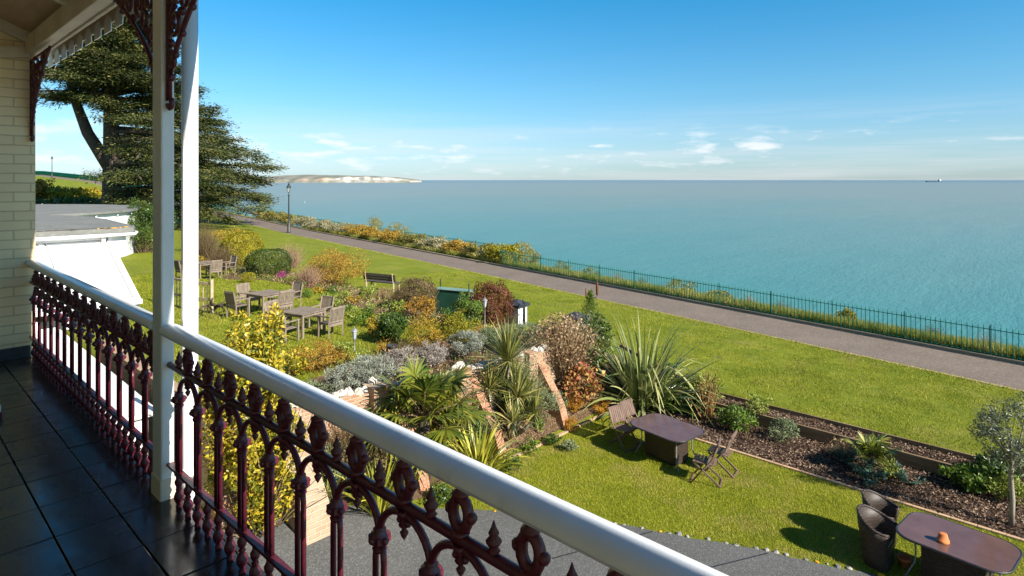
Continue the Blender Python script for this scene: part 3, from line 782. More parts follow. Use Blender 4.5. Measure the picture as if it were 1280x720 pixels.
LF = {
 'golden': mat_leaf('golden_leaf', [(.07, .10, .012), (.17, .185, .015), (.39, .31, .02), (.54, .40, .035), (.64, .47, .06)], .4, .4, .22, 1.5),
 'green': mat_leaf('green_leaf', [(.022, .048, .008), (.05, .095, .012), (.10, .155, .018)], .4, .45, .2, 1.5),
 'bright': mat_leaf('bright_green_leaf', [(.045, .09, .012), (.10, .17, .02), (.19, .25, .03)], .45, .4, .25, 2),
 'lime': mat_leaf('lime_leaf', [(.10, .14, .02), (.24, .29, .04), (.40, .43, .10)], .5, .3, .25, 3),
 'yellowgreen': mat_leaf('yellow_green_leaf', [(.09, .09, .006), (.25, .22, .010), (.42, .34, .016)], .5, .3, .2, 2),
 'clip': mat_leaf('clipped_leaf', [(.025, .042, .006), (.055, .085, .009), (.10, .135, .014)], .45, .4, .15, 2),
 'orange': mat_leaf('orange_brown_leaf', [(.09, .06, .018), (.27, .15, .022), (.46, .24, .03), (.40, .32, .06)], .6, .25, .2, 1.6),
 'gold_brown': mat_leaf('gold_brown_leaf', [(.13, .10, .015), (.34, .23, .022), (.56, .36, .03)], .6, .25, .2, 1.6),
 'rust': mat_leaf('rust_leaf', [(.055, .022, .012), (.13, .045, .02), (.20, .085, .03)], .6, .25, .15, 2),
 'brown': mat_leaf('brown_leaf', [(.07, .05, .025), (.14, .095, .045), (.22, .16, .08)], .7, .2, .15, 2),
 'pink': mat_leaf('pinkish_twig_leaf', [(.20, .115, .075), (.34, .21, .14), (.44, .30, .21)], .75, .2, .15, 1.4),
 'tan': mat_leaf('tan_dried_leaf', [(.17, .105, .05), (.33, .22, .12), (.48, .36, .22)], .75, .2, .2, 2),
 'silver': mat_leaf('silver_leaf', [(.15, .17, .125), (.28, .30, .24), (.40, .42, .35)], .7, .2, .15, 2.5),
 'lavender': mat_leaf('lavender_leaf', [(.18, .15, .125), (.32, .28, .24), (.42, .38, .34)], .8, .2, .15, 2.5),
 'heather': mat_leaf('grey_green_leaf', [(.09, .12, .055), (.18, .22, .11), (.29, .32, .18)], .7, .2, .15, 2.5),
 'cedar': mat_leaf('cedar_needles', [(.008, .016, .006), (.028, .044, .012), (.085, .10, .024), (.22, .20, .055)], .6, .25, .08, .5),
 'hedge': mat_leaf('hedge_leaf', [(.04, .05, .010), (.13, .13, .025), (.30, .25, .055), (.46, .39, .16)], .6, .25, .2, .6),
 'hedge_gold': mat_leaf('golden_hedge_leaf', [(.08, .065, .012), (.26, .165, .022), (.46, .28, .035), (.54, .38, .07)], .6, .25, .2, .7),
 'hedge_pale': mat_leaf('pale_hedge_leaf', [(.06, .065, .025), (.21, .19, .085), (.40, .36, .21), (.50, .46, .30)], .6, .25, .2, .7),
 'gorse': mat_leaf('gorse_leaf', [(.05, .07, .015), (.20, .18, .02), (.62, .42, .012)], .6, .25, .2, 1.2),
 'strap': mat_leaf('dark_strap_leaf', [(.045, .07, .016), (.11, .15, .035), (.24, .26, .08), (.50, .46, .22)], .32, .55, .12, .2),
 'yellowstrap': mat_leaf('variegated_strap_leaf', [(.12, .16, .02), (.38, .37, .04), (.66, .56, .08)], .4, .45, .2, .2),
 'palm': mat_leaf('palm_leaf', [(.035, .06, .010), (.085, .12, .014), (.19, .20, .025), (.34, .30, .045)], .35, .5, .18, .6),
 'cordy': mat_leaf('cordyline_leaf', [(.05, .07, .014), (.13, .15, .03), (.29, .28, .07), (.45, .37, .15)], .4, .45, .15, .3),
 'olive': mat_leaf('olive_leaf', [(.04, .05, .026), (.10, .115, .065), (.24, .26, .19)], .4, .45, .12, 2),
 'fern': mat_leaf('blue_green_fern', [(.03, .065, .045), (.065, .125, .085), (.12, .19, .12)], .5, .35, .2, 2),
 'stalk': mat_leaf('dead_brown_stalk', [(.11, .06, .022), (.25, .14, .05), (.36, .23, .10)], .8, .2, .1, 1),
 'red': mat_leaf('reddish_leaf', [(.07, .08, .02), (.36, .13, .05), (.46, .32, .08), (.36, .07, .06), (.20, .17, .03)], .5, .3, .2, 2),
 'heath_o': mat_leaf('orange_heath_leaf', [(.20, .095, .012), (.42, .20, .02), (.55, .30, .035)], .7, .2, .15, 3),
 'pinkflower': mat_leaf('pink_flower', [(.30, .04, .16), (.45, .08, .28)], .6, .2, .2, 3),
}
seedn = [100]
def G():
    seedn[0] += 1; return np.random.default_rng(seedn[0])

def shrub(label, s, n, w, h, mat, nl=2200, leaf=(.075, .042), name='shrub', cat='shrub', clumps=34, cr=.26, group=None, dz=-.02, depth=None, stems=True, z=None, **kw):
    g = G(); zz = Z(s, n) if z is None else z
    t = thing(name, label, cat, (-s, n, zz + dz), g.uniform(0, 6.28) if depth is None else 0, group)
    if stems and name != 'golden_shrub': nl = int(nl * 1.9); leaf = (leaf[0] * .86, leaf[1] * .88)
    q = blob(g, nl, w / 2, (depth or w) / 2, h, leaf[0], leaf[1], clumps, cr, **kw)
    np_mesh('foliage', q, 4, LF[mat], t)
    if stems:
        P, sd = twigs(g, max(12, int(w * 16)), w, h * .82, .03, .5)
        strips_mesh('stems', P, sd, M['twig'], t)
    return t
def clip_bush(label, s, n, w, h, mat, nl, leaf=(.06, .036), depth=None, e=2.5, group=None, shell=.12, lump=1.0):
    g = G()
    t = thing('clipped_shrub', label, 'shrub', (-s, n, Z(s, n) - .03), 0, group)
    np_mesh('foliage', clipped(g, nl, w / 2, (depth or w) / 2, h, leaf[0], leaf[1], e, shell, lump), 4, LF[mat], t)
    P, sd = twigs(g, 40, w * .8, h * .8, .035, .5); strips_mesh('stems', P, sd, M['twig'], t)
    return t
def bare(label, s, n, w, h, mat, nt_=420, nl=900, leaf=(.05, .02), lean=.42, wd=.016, name='shrub', cat='shrub', group=None, tw=None):
    g = G()
    t = thing(name, label, cat, (-s, n, Z(s, n) - .02), 0, group)
    P, sd = twigs(g, nt_, w, h, wd, lean, 6, .16)
    strips_mesh('stems', P, sd, tw or LF[mat], t)
    k = g.integers(0, nt_, nl); j = g.integers(2, 6, nl)
    c = P[k, j] + g.normal(0, .05, (nl, 3)); d = g.normal(size=(nl, 3)); d[:, 2] += .8
    c[:, 2] = np.maximum(c[:, 2], .03)
    np_mesh('foliage', leaf_quads(c, d, leaf[0], leaf[1], g), 4, LF[mat], t)
    return t

# ------------------------------------------------------------------ retaining wall
rw = thing('retaining_wall', 'old red brick retaining wall with sloping buttresses and white rocks on top', 'wall', (0, 0, 0))
def wtop(n): return float(np.interp(n, [4, 6.6, 7.6, 9.3, 13.4], [2.15, 2.12, 2.0, 1.85, 1.80]))
P1 = [(-11.35, 4.6, -.1), (-11.35, 13.45, -.1)] + [(-11.35, n, wtop(n)) for n in np.linspace(13.45, 4.6, 12)]
MB().extrude([(-11.5, p[1], p[2]) for p in P1], (.3, 0, 0)).build('brickwork', M['brick_red'], rw)
MB().box((-15.5, 4.5, .9), (8.0, .3, 2.6)).build('return_wall', M['brick_pale'], rw)
for n, zt2, w in ((7.55, 2.16, .36), (9.95, 2.0, .34), (12.35, 1.92, .34), (4.55, 2.62, .5)):
    MB().box((-11.26, n, zt2 / 2 - .05), (.46, w, zt2 + .1)).build('pier', M['brick_red'], rw, bevel=.008)
for n, st, zz, w, mt in ((10.25, .95, 1.80, .24, 'brick_butt'), (12.66, .85, 1.76, .24, 'brick_butt'), (8.0, .9, 1.9, .24, 'brick_butt'), (5.55, 1.15, 2.1, .55, 'brick_pale')):
    MB().extrude([(-11.19, n - w / 2, -.1), (-11.19, n - w / 2, zz), (-11.19 + st, n - w / 2, zz - st * 1.3), (-11.19 + st + .25, n - w / 2, -.1)], (0, w, 0)).build('buttress', M[mt], rw)
g = G()
def rock(mb, c, r):
    q = MB(); q.ball((0, 0, 0), r, 9, 6)
    f = g.normal(0, .13, (len(q.v), 1)) * r; V = np.array(q.v) * np.array([g.uniform(.8, 1.3), g.uniform(.8, 1.25), g.uniform(.6, .95)])
    V = V + unit(V) * f
    mb.add([tuple(v + np.array(c)) for v in V], q.f, False)
for i, n in enumerate(np.arange(4.7, 13.4, .19)):
    mb = MB(); rock(mb, (-11.34 + g.normal(0, .03), n, wtop(n) + .03 + (.14 if min(abs(n - 7.55), abs(n - 9.95)) < .17 else 0)), g.uniform(.08, .125)); mb.build('coping_rock', M['rock'], rw)
tp = thing('terracotta_pot', 'terracotta pot standing on the brick pier left of the golden shrub', 'pot', (-11.26, 4.55, 2.62))
MB().lathe([(.12, 0), (.15, .25), (.175, .26), (.175, .32), (.15, .32), (.13, .28), (.0, .27)], seg=16).build('pot', M['terracotta'], tp)

# timber boards and brick edging of the lower garden
def edging(name, label, cat, pts, w, h, mat, group=None, dz=0):
    t = thing(name, label, cat, (0, 0, 0), 0, group)
    for i in range(len(pts) - 1):
        (s0, n0), (s1, n1) = pts[i], pts[i + 1]
        a = Vector((-s0, n0, Z(s0, min(n0, 16.3)) + h / 2 - .02 + dz)); b = Vector((-s1, n1, Z(s1, min(n1, 16.3)) + h / 2 - .02 + dz))
        d = (b - a).normalized() * .004
        MB().bar(a + d, b - d, w, h).build('board', M[mat], t, bevel=.008)
    return t
edging('timber_edging', 'long timber board holding up the raised strip of bed', 'edging', [(12, 16.42), (9.6, 16.42), (7.2, 16.42), (4.8, 16.42), (2.4, 16.40), (0, 16.42), (-2.4, 16.42), (-5, 16.42), (-8, 16.42)], .06, .34, 'timber')
edging('lawn_edging', 'thin timber board between the raised bed and the upper lawn', 'edging', [(11.5, 17.06), (8.6, 17.06), (5.8, 17.06), (3, 17.06), (.2, 17.06), (-2.6, 17.06), (-6, 17.06)], .045, .12, 'timber', dz=.30)
edging('bed_edging', 'narrow brick edging between the lower lawn and the mulch bed', 'edging', [(10.25, 14.46), (8.6, 14.46), (6.9, 14.46), (5.2, 14.46), (3.5, 14.46), (1.8, 14.46), (0, 14.46), (-3, 14.46)], .08, .06, 'timber_brick')
edging('brick_edging', 'brick edging of the lower lawn beside the wall bed', 'edging', [(10.12, 14.40), (10.1, 13.0), (10.08, 11.6), (10.05, 10.2), (10.0, 9.0)], .09, .07, 'timber_brick')
# stone lip along the drive
sk = thing('drive_edging', 'broken row of pale and yellow edging stones along the driveway', 'edging', (0, 0, 0))
g = G()
M['edgestone'] = mat_noise('edging_stone', (.17, .165, .15), (.36, .35, .32), 9, .85, .2, .5)
for s in np.arange(-1.5, 9.0, .15):
    n = float(drive_edge(s)) + g.normal(0, .02)
    if g.random() < .22: continue
    q = MB(); rock(q, (-s, n + .03, Z(s, n) + .005), g.uniform(.022, .05)); q.build('edging_stone', M['lichen'] if g.random() < .15 else M['edgestone'], sk)

dj = MB()
for a, b_ in (((4.3, 10.9), (4.9, 9.7)), ((6.1, 10.1), (6.9, 8.2)), ((2.2, 11.6), (2.9, 10.2))):
    dj.bar((-a[0], a[1], Z(*a) + .016), (-b_[0], b_[1], Z(*b_) + .016), .022, .006)
tag(dj.build('drain_joint', M['black_metal']), 'dark joint lines across the driveway by the lawn edge', 'joint')

# ------------------------------------------------------------------ lower lawn furniture
def rrect(a, b, r, k=7):
    pts = []
    for cx, cy, a0 in ((a - r, b - r, 0), (-a + r, b - r, 90), (-a + r, -b + r, 180), (a - r, -b + r, 270)):
        pts += [(cx + r * math.cos(R(a0 + 90 * i / k)), cy + r * math.sin(R(a0 + 90 * i / k))) for i in range(k + 1)]
    return pts
m, nt, b = new_mat('purple_brown_table_glass'); setp(b, .09, .55)
nt.links.new(ramp(nt, noise(nt, 2, 5, objc(nt)), [(.3, (.095, .05, .042)), (.7, (.14, .08, .068))]), b.inputs['Base Color'])
nt.links.new(ramp(nt, noise(nt, 5, 6, objc(nt)), [(.3, (.05,) * 3), (.7, (.16,) * 3)]), b.inputs['Roughness'])
M['tabletop'] = m
m, nt, b = new_mat('dark_wicker'); setp(b, .5, .4)
v = objc(nt); wv = N(nt, 'ShaderNodeTexBrick'); sp = N(nt, 'ShaderNodeSeparateXYZ'); nt.links.new(v, sp.inputs[0]); cb = N(nt, 'ShaderNodeCombineXYZ')
nt.links.new(mth(nt, 'ADD', sp.outputs[0], sp.outputs[1]), cb.inputs[0]); nt.links.new(sp.outputs[2], cb.inputs[1]); nt.links.new(cb.outputs[0], wv.inputs['Vector'])
wv.inputs['Scale'].default_value = 1; wv.inputs['Brick Width'].default_value = .055; wv.inputs['Row Height'].default_value = .022; wv.inputs['Mortar Size'].default_value = .005
wv.inputs['Color1'].default_value = (.05, .032, .022, 1); wv.inputs['Color2'].default_value = (.09, .06, .042, 1); wv.inputs['Mortar'].default_value = (.008, .006, .005, 1)
nt.links.new(wv.outputs[0], b.inputs['Base Color']); bump(nt, b, mth(nt, 'MULTIPLY', wv.outputs[1], -1), .8, .004)
M['wicker'] = m

def patio_table(label, s, n, rz):
    t = thing('patio_table', label, 'table', (-s, n, Z(s, n)), rz)
    MB().prism(rrect(.75, .56, .30), .722, .742).build('tabletop', M['tabletop'], t, bevel=.004)
    rim = [(x, y, .727) for x, y in rrect(.765, .575, .31)]
    MB().tube(rim, .017, 8, closed=True).build('rim', M['black_metal'], t)
    MB().box((0, 0, .37), (.86, .50, .66)).build('base_box', M['wicker'], t, bevel=.01)
    for sx in (-1, 1):
        for sy in (-1, 1):
            MB().tube([(sx * .50, sy * .30, .71), (sx * .49, sy * .29, .42), (sx * .50, sy * .30, .28), (sx * .60, sy * .37, .05), (sx * .63, sy * .39, .012)], .014, 8).build('leg', M['grey_metal'], t)
    return t
patio_table('brown glass patio table between four folding wooden chairs', 7.48, 13.02, -.13)
patio_table('brown glass patio table with an upturned terracotta pot on it', 1.77, 12.14, -.10)

def folding_chair(label, s, n, rz, group):
    t = thing('folding_chair', label, 'chair', (-s, n, Z(s, n)), rz, group)
    wd = M['dark_wood']      # faces local +x
    for y in (-.22, .22):
        MB().tube([(.30, y, .015), (.05, y, .34), (-.13, y, .56), (-.27, y, .90)], [.017, .017, .017, .015], 6).build('frame_stile', wd, t)
        MB().bar((.24, y * .84, .44), (-.30, y * .84, .012), .024, .036).build('leg', wd, t)
    for x in (.30, ):
        MB().bar((x, -.22, .02), (x, .22, .02), .03, .022).build('foot_rail', wd, t)
    MB().bar((-.30, -.2, .02), (-.30, .2, .02), .03, .022).build('foot_rail', wd, t)
    se = MB()
    for i in range(7): se.bar((-.17 + .068 * i, -.20, .445 + .004 * i), (-.17 + .068 * i, .20, .445 + .004 * i), .056, .016)
    se.build('seat', wd, t)
    bk = MB()
    for i in range(7):
        y = -.185 + .0617 * i; bk.bar((-.145, y, .585), (-.255, y, .865), .05, .014, (1, 0, .4))
    bk.bar((-.265, -.235, .885), (-.265, .235, .885), .026, .055); bk.bar((-.14, -.21, .565), (-.14, .21, .565), .022, .04)
    bk.build('backrest', wd, t)
    return t
fc = folding_chair('folding wooden chair at the far left corner of the square-cornered table', 8.62, 13.42, -.08, 'folding chairs around the far table')
dup(fc, gp(8.60, 12.88), -.2, 'folding wooden chair at the near left corner, its back in front of another', 'folding chairs around the far table')
dup(fc, gp(6.28, 12.62), math.pi + .34, 'folding wooden chair nearest the lower right, seen from its side with crossed legs', 'folding chairs around the far table')
dup(fc, gp(6.25, 13.28), math.pi + .16, 'folding wooden chair tucked behind the side-on one at the table end', 'folding chairs around the far table')

def wicker_chair(label, s, n, rz):
    t = thing('wicker_chair', label, 'chair', (-s, n, Z(s, n)), rz, 'wicker chairs at the near table')
    k = 26; ang = np.linspace(-2.25, 2.25, k)     # shell open to local +x
    def ringp(r, zf, sx=1.0):
        return [(-math.cos(a) * r * .98 * sx + .02, math.sin(a) * r, zf(a)) for a in ang]
    top = lambda a: .64 + .21 * (0.5 + 0.5 * math.cos(min(abs(a) * 1.35, math.pi)))
    outer = [ringp(.25, lambda a: .02), ringp(.265, lambda a: .22), ringp(.29, lambda a: .42), ringp(.325, lambda a: .60 if top(a) > .7 else .56), ringp(.345, top)]
    inner = [ringp(.305, lambda a: top(a) - .005), ringp(.275, lambda a: .56), ringp(.255, lambda a: .42)]
    V = [p for r in outer + inner for p in r]; nr = len(outer) + len(inner)
    Fc = [(i * k + j, i * k + j + 1, (i + 1) * k + j + 1, (i + 1) * k + j) for i in range(nr - 1) for j in range(k - 1)]
    Fc += [tuple(i * k for i in range(nr)), tuple(reversed([i * k + k - 1 for i in range(nr)]))]
    MB().add(V, Fc, True).build('shell', M['wicker'], t)
    MB().tube([(p[0], p[1], p[2] + .004) for p in ringp(.325, top)], .024, 8).build('rolled_edge', M['wicker'], t)
    sp_ = [(-math.cos(a) * .262 + .02, math.sin(a) * .262) for a in ang]
    MB().prism(sp_, .36, .425).build('seat', M['black_metal'], t, bevel=.01)
    MB().box((.185, 0, .19), (.02, .40, .34)).build('front_apron', M['wicker'], t)
    return t
wc = wicker_chair('dark wicker tub chair nearer the driveway, left of the near table', 2.84, 11.93, 0)
dup(wc, gp(2.93, 12.58), .06, 'dark wicker tub chair further from the driveway, behind its twin')
dup(wc, gp(.62, 11.75), math.pi, 'dark wicker tub chair cut off by the right edge of the photo')
po = thing('upturned_pot', 'small terracotta flowerpot upside down on the brown table', 'pot', (-1.92, 11.92, .743))
MB().lathe([(.088, 0), (.09, .004), (.09, .035), (.080, .037), (.058, .125), (.054, .13), (.012, .131), (.0, .128)], seg=20).build('pot', M['terracotta'], po)
p2 = thing('broken_pot', 'low terracotta pot on the grass under the near table', 'pot', (-2.5, 12.15, 0))
MB().lathe([(.07, 0), (.10, .12), (.115, .12), (.115, .16), (.095, .16), (.08, .05), (0, .04)], seg=14).build('pot', M['terracotta'], p2)

# ------------------------------------------------------------------ terrace furniture
def teak_table(label, s, n, rz, sx=1.02, sy=1.02):
    t = thing('teak_table', label, 'table', (-s, n, Z(s, n)), rz, 'weathered wooden tables on the terrace lawn')
    tp = MB(); k = 9
    for i in range(k): tp.bar((-sx / 2, -sy / 2 + (i + .5) * sy / k, .735), (sx / 2, -sy / 2 + (i + .5) * sy / k, .735), sy / k - .008, .022)
    tp.build('tabletop', M['teak'], t)
    fr = MB()
    for y in (-1, 1): fr.bar((-sx / 2 + .06, y * (sy / 2 - .06), .68), (sx / 2 - .06, y * (sy / 2 - .06), .68), .025, .08)
    for x in (-1, 1): fr.bar((x * (sx / 2 - .06), -sy / 2 + .06, .68), (x * (sx / 2 - .06), sy / 2 - .06, .68), .025, .08)
    fr.build('apron', M['teak'], t)
    for x in (-1, 1):
        for y in (-1, 1): MB().box((x * (sx / 2 - .06), y * (sy / 2 - .06), .36), (.066, .066, .72)).build('leg', M['teak'], t, bevel=.005)
    return t
def teak_chair(label, s, n, rz, group):
    t = thing('teak_armchair', label, 'chair', (-s, n, Z(s, n)), rz, group)
    w = M['teak']
    for y in (-.27, .27):
        MB().box((.25, y, .32), (.055, .055, .64)).build('leg', w, t)
        MB().tube([(-.24, y, 0), (-.24, y, .45), (-.34, y, .95)], .03, 4, smooth=False).build('leg', w, t)
        MB().bar((-.28, y, .655), (.30, y, .655), .065, .028).build('armrest', w, t)
    se = MB()
    for i in range(8): se.bar((-.22 + .066 * i, -.26, .43), (-.22 + .066 * i, .26, .43), .054, .02)
    se.bar((.25, -.25, .39), (.25, .25, .39), .025, .06); se.bar((-.24, -.25, .39), (-.24, .25, .39), .025, .06)
    se.build('seat', w, t)
    bk = MB()
    for i in range(10):
        y = -.225 + .05 * i; bk.bar((-.255, y, .50), (-.335, y, .90), .034, .014, (1, 0, .2))
    bk.bar((-.345, -.27, .93), (-.345, .27, .93), .028, .07); bk.bar((-.25, -.27, .49), (-.25, .27, .49), .028, .05)
    bk.build('backrest', w, t)
    return t
def tset(s, n, rz, spots, group, first=[None]):
    for ds, dn, da, lab in spots:
        x = -ds; y = dn; c, q = math.cos(rz), math.sin(rz)
        X = -s + x * c - y * q; Y = n + x * q + y * c
        if first[0] is None: first[0] = teak_chair(lab, -X, Y, rz + da, group)
        else: dup(first[0], gp(-X, Y), rz + da, lab, group)
sA, nA = 18.55, 9.75; zA_ = .27
teak_table('square weathered wooden table nearest the golden shrub', sA, nA, zA_)
# local frame: +ds is away along the facade, dn is outward
tset(sA, nA, zA_, [(-.28, -.98, math.pi / 2 + .05, 'weathered wooden armchair with its slatted back to the balcony at the nearest table'),
                (-.98, .20, math.pi - .1, 'weathered wooden armchair on the right side of the nearest table, angled'),
                (.25, .98, -math.pi / 2, 'weathered wooden armchair on the sea side of the nearest table, back edge showing'),
                (1.0, -.1, .05, 'weathered wooden armchair on the left of the nearest table, half behind golden shrub')], 'armchairs at the nearest terrace table')
sB, nB = 22.5, 10.35
teak_table('square weathered wooden table in the middle of the terrace lawn', sB, nB, .2)
tset(sB, nB, .2, [(.22, -1.0, math.pi / 2, 'weathered wooden armchair with back to the balcony at the middle table'),
                (-1.0, -.05, math.pi - .2, 'weathered wooden armchair on the right of the middle table'),
                (1.02, .0, .1, 'weathered wooden armchair on the left of the middle table'),
                (-.1, 1.02, -math.pi / 2, 'weathered wooden armchair on the sea side of the middle table')], 'armchairs at the middle terrace table')
sC, nC = at(256, 346, 1.6)
teak_table('weathered wooden table farthest away, partly behind the white downpipe', sC, nC, .1)
tset(sC, nC, .1, [(-1.05, -.05, math.pi - .1, 'weathered wooden armchair on the right of the farthest table'),
                (-.35, 1.02, -math.pi / 2, 'weathered wooden armchair on the sea side of the farthest table'),
                (.05, -1.02, math.pi / 2, 'weathered wooden armchair beside the downpipe at the farthest table')], 'armchairs at the farthest terrace table')

# sea-facing bench
sb, nb_ = at(478, 361, 1.0)
bn = thing('park_bench', 'dark slatted bench with pale legs facing the sea', 'bench', gp(sb, nb_), .30)
for x in (-.85, .85):
    MB().box((x, .22, .21), (.09, .09, .42)).build('leg', M['pale_wood'], bn)
    MB().tube([(x, -.2, 0), (x, -.2, .42), (x, -.30, .92)], .05, 4, smooth=False).build('leg', M['pale_wood'], bn)
q = MB()
for i in range(4): q.bar((-1, -.14 + .12 * i, .44), (1, -.14 + .12 * i, .44), .1, .035)
q.build('seat', M['bench_wood'], bn)
q = MB()
for i in range(3): q.bar((-1, -.235 - .026 * i, .60 + .12 * i), (1, -.235 - .026 * i, .60 + .12 * i), .035, .105)
q.build('backrest', M['bench_wood'], bn)

# green cabinet, gate piers, gate
M['cabinet_sunlit_lid'] = mat_noise('cabinet_green_sunlit', (.12, .20, .15), (.20, .30, .24), 4, .5, .4, .1)  # cabinet green lightened: sunlight on the top is put into the colour
sg, ng = at(568, 394, 1.0)
gc = thing('green_cabinet', 'dark green flat-topped metal cabinet with two finials at the lawn edge', 'cabinet', gp(sg, ng), .34)
MB().box((0, 0, .52), (1.62, .42, 1.08)).build('body', M['cabinet'], gc, bevel=.01)
MB().box((0, 0, 1.075), (1.70, .50, .03)).build('lid', M['cabinet_sunlit_lid'], gc, bevel=.006)
for x in (-.80, .80):
    MB().lathe([(.02, 1.0), (.02, 1.2), (.035, 1.22), (.02, 1.25), (.03, 1.30), (.018, 1.34), (.025, 1.38), (.002, 1.46)], (x, .24 * (1 if x < 0 else -1), 0), 8).build('finial', M['black_metal'], gc)
MB().box((.86, -.05, .55), (.06, .12, 1.0)).build('end_post', M['pale_wood'], gc)
def pier(label, s, n, rz):
    t = thing('gate_pier', label, 'pier', (-s, n, Z(s, n)), rz, 'white gate piers')
    MB().box((0, 0, .36), (.56, .56, .80)).build('shaft', M['white'], t, bevel=.01)
    MB().prism(rrect(.37, .37, .01, 1), .76, .83).build('cap_edge', M['cap'], t)
    q = MB().add([(-.37, -.37, .832), (.37, -.37, .832), (.37, .37, .832), (-.37, .37, .832), (0, 0, 1.03)], [(0, 1, 4), (1, 2, 4), (2, 3, 4), (3, 0, 4), (3, 2, 1, 0)])
    q.build('cap', M['cap'], t)
    return t
pr = pier('white gate pier with black pyramid cap and iron gate beside it', 16.6, 17.6, .1)
dup(pr, gp(13.85, 17.75), .1, 'white gate pier with black cap mostly hidden by the dried hydrangea')
ig = thing('iron_gate', 'small black iron gate standing open beside the white pier', 'gate', gp(16.15, 17.45), -.7)
q = MB()
for z in (.25, .62, 1.0): q.bar((.03, 0, z), (.62, 0, z), .025, .03)
for x in (.03, .62): q.bar((x, 0, .1), (x, 0, 1.08), .03, .03)
q.build('frame', M['black_metal'], ig)
q = MB()
for i in range(5): q.tube([(.13 + .098 * i, 0, .2), (.13 + .098 * i, 0, 1.0)], .007, 6)
q.tube([(.325 + .1 * math.cos(a), 0, .81 + .1 * math.sin(a)) for a in np.linspace(0, 6.283, 13)[:-1]], .009, 6, closed=True)
q.build('bars', M['black_metal'], ig)

def lantern(label, s, n, h):
    t = thing('garden_lantern', label, 'lantern', gp(s, n), .3, 'garden lanterns')
    k = h - .34
    MB().lathe([(.045, 0), (.045, .03), (.022, .05), (.020, k - .05), (.035, k - .03), (.03, k)], seg=8).build('pole', M['grey_metal'], t)
    MB().lathe([(.05, k + .002), (.085, k + .2), (.085, k + .21)], seg=6, smooth=False).build('lantern_glass', M['lamp_glass'], t)
    MB().lathe([(.11, k + .212), (.10, k + .23), (.04, k + .29), (.018, k + .30), (.022, k + .32), (.002, k + .35)], seg=6, smooth=False).build('cap', M['grey_metal'], t)
lantern('grey garden lantern on a short pole in front of the terrace lawn', *at(443, 440, 1.6), .72)
lantern('tall grey garden lantern in front of the rust coloured bush', *at(606, 413, 1.25), 1.12)

# driftwood on the terrace lawn
g = G(); sd_, nd_ = at(268, 390, 1.6)
dw = MB()
dw.tube([(-1.1, .1, .05), (-.55, -.05, .12), (0, .05, .18), (.45, 0, .42), (.62, .08, .62)], [.05, .06, .07, .055, .03], 7)
dw.tube([(.1, .03, .22), (.35, .3, .30), (.7, .5, .22), (1.3, .6, .05)], [.05, .04, .03, .015], 6)
dw.tube([(.4, 0, .4), (.75, -.25, .35), (1.2, -.5, .05)], [.035, .025, .012], 6)
dw.tube([(0, .05, .2), (-.1, .3, .35), (-.05, .45, .48)], [.035, .025, .012], 6)
for i in range(7): dw.tube([(.45 + .05 * i, -.05, .38), (.8 + .1 * i, -.3 + .12 * i, .28), (1.2 + .1 * i, -.6 + .2 * i, .03)], [.012, .01, .006], 5)
t = thing('driftwood', 'twisted brown driftwood branch lying on the terrace lawn', 'branch', gp(sd_, nd_), -.6)
dw.build('branches', M['bark'], t)

# wooden steps rail by the conservatory
wf = thing('wooden_handrail', 'weathered wooden handrail with pickets beside the white conservatory', 'fence', (0, 0, 0))
pts = [(26.6, 8.3), (25.2, 8.5), (23.8, 8.9)]
for i, (s, n) in enumerate(pts):
    z = Z(s, n); MB().box((-s, n, z + .6), (.1, .1, 1.3)).build('post', M['pale_wood'], wf)
for i in range(2):
    (s0, n0), (s1, n1) = pts[i], pts[i + 1]
    for zz in (.5, 1.08): MB().bar((-s0, n0, Z(s0, n0) + zz), (-s1, n1, Z(s1, n1) + zz), .05, .09).build('rail', M['pale_wood'], wf)
    for j in range(1, 6):
        f_ = j / 6; s = s0 + (s1 - s0) * f_; n = n0 + (n1 - n0) * f_
        MB().box((-s, n, Z(s, n) + .56), (.04, .025, 1.0)).build('picket', M['pale_wood'], wf)

# dark plant pot in the terrace bed
s_, n_ = at(490, 448, 1.55)
pp = thing('plant_pot', 'small dark plant pot standing in the terrace bed', 'pot', gp(s_, n_))
MB().lathe([(.11, 0), (.15, .28), (.16, .28), (.16, .32), (.14, .32), (.12, .24), (0, .23)], seg=14).build('pot', M['cap'], pp)

# ------------------------------------------------------------------ promenade
def prom_lamp(label, s, n, rz=0, first=[None]):
    if first[0] is not None: return dup(first[0], gp(s, n), rz, label, 'promenade lamps')
    t = first[0] = thing('street_lamp', label, 'street lamp', gp(s, n), rz, 'promenade lamps')
    MB().lathe([(.21, 0), (.21, .12), (.17, .16), (.16, .95), (.12, 1.02), (.085, 1.1), (.075, 2.6), (.06, 4.3), (.08, 4.34), (.08, 4.42), (.045, 4.48), (.045, 4.62), (.11, 4.72)], seg=12).build('column', M['black_metal'], t)
    MB().bar((-.34, 0, 4.35), (.34, 0, 4.35), .035, .035).build('ladder_bar', M['black_metal'], t)
    MB().lathe([(.12, 4.73), (.24, 5.28)], seg=4, smooth=False).build('lantern_glass', M['lamp_glass'], t)
    fr = MB()
    for k in range(4):
        a = 2 * math.pi * k / 4; fr.bar((.125 * math.cos(a), .125 * math.sin(a), 4.72), (.25 * math.cos(a), .25 * math.sin(a), 5.3), .03, .03)
    fr.build('lantern_frame', M['black_metal'], t)
    MB().lathe([(.30, 5.29), (.27, 5.34), (.12, 5.58), (.10, 5.6), (.11, 5.7), (.05, 5.76), (.04, 5.82), (.05, 5.86), (.005, 5.98)], seg=8, smooth=False).build('lantern_roof', M['black_metal'], t)
    return t
prom_lamp('black lantern street lamp on the path edge before the sea', *at(361, 291, .36))
dA_, _ = cam_dir(65)
s2 = 200.0; n2 = on_s(65, s2)
prom_lamp('distant black street lamp on the hill at far left', s2, n2)

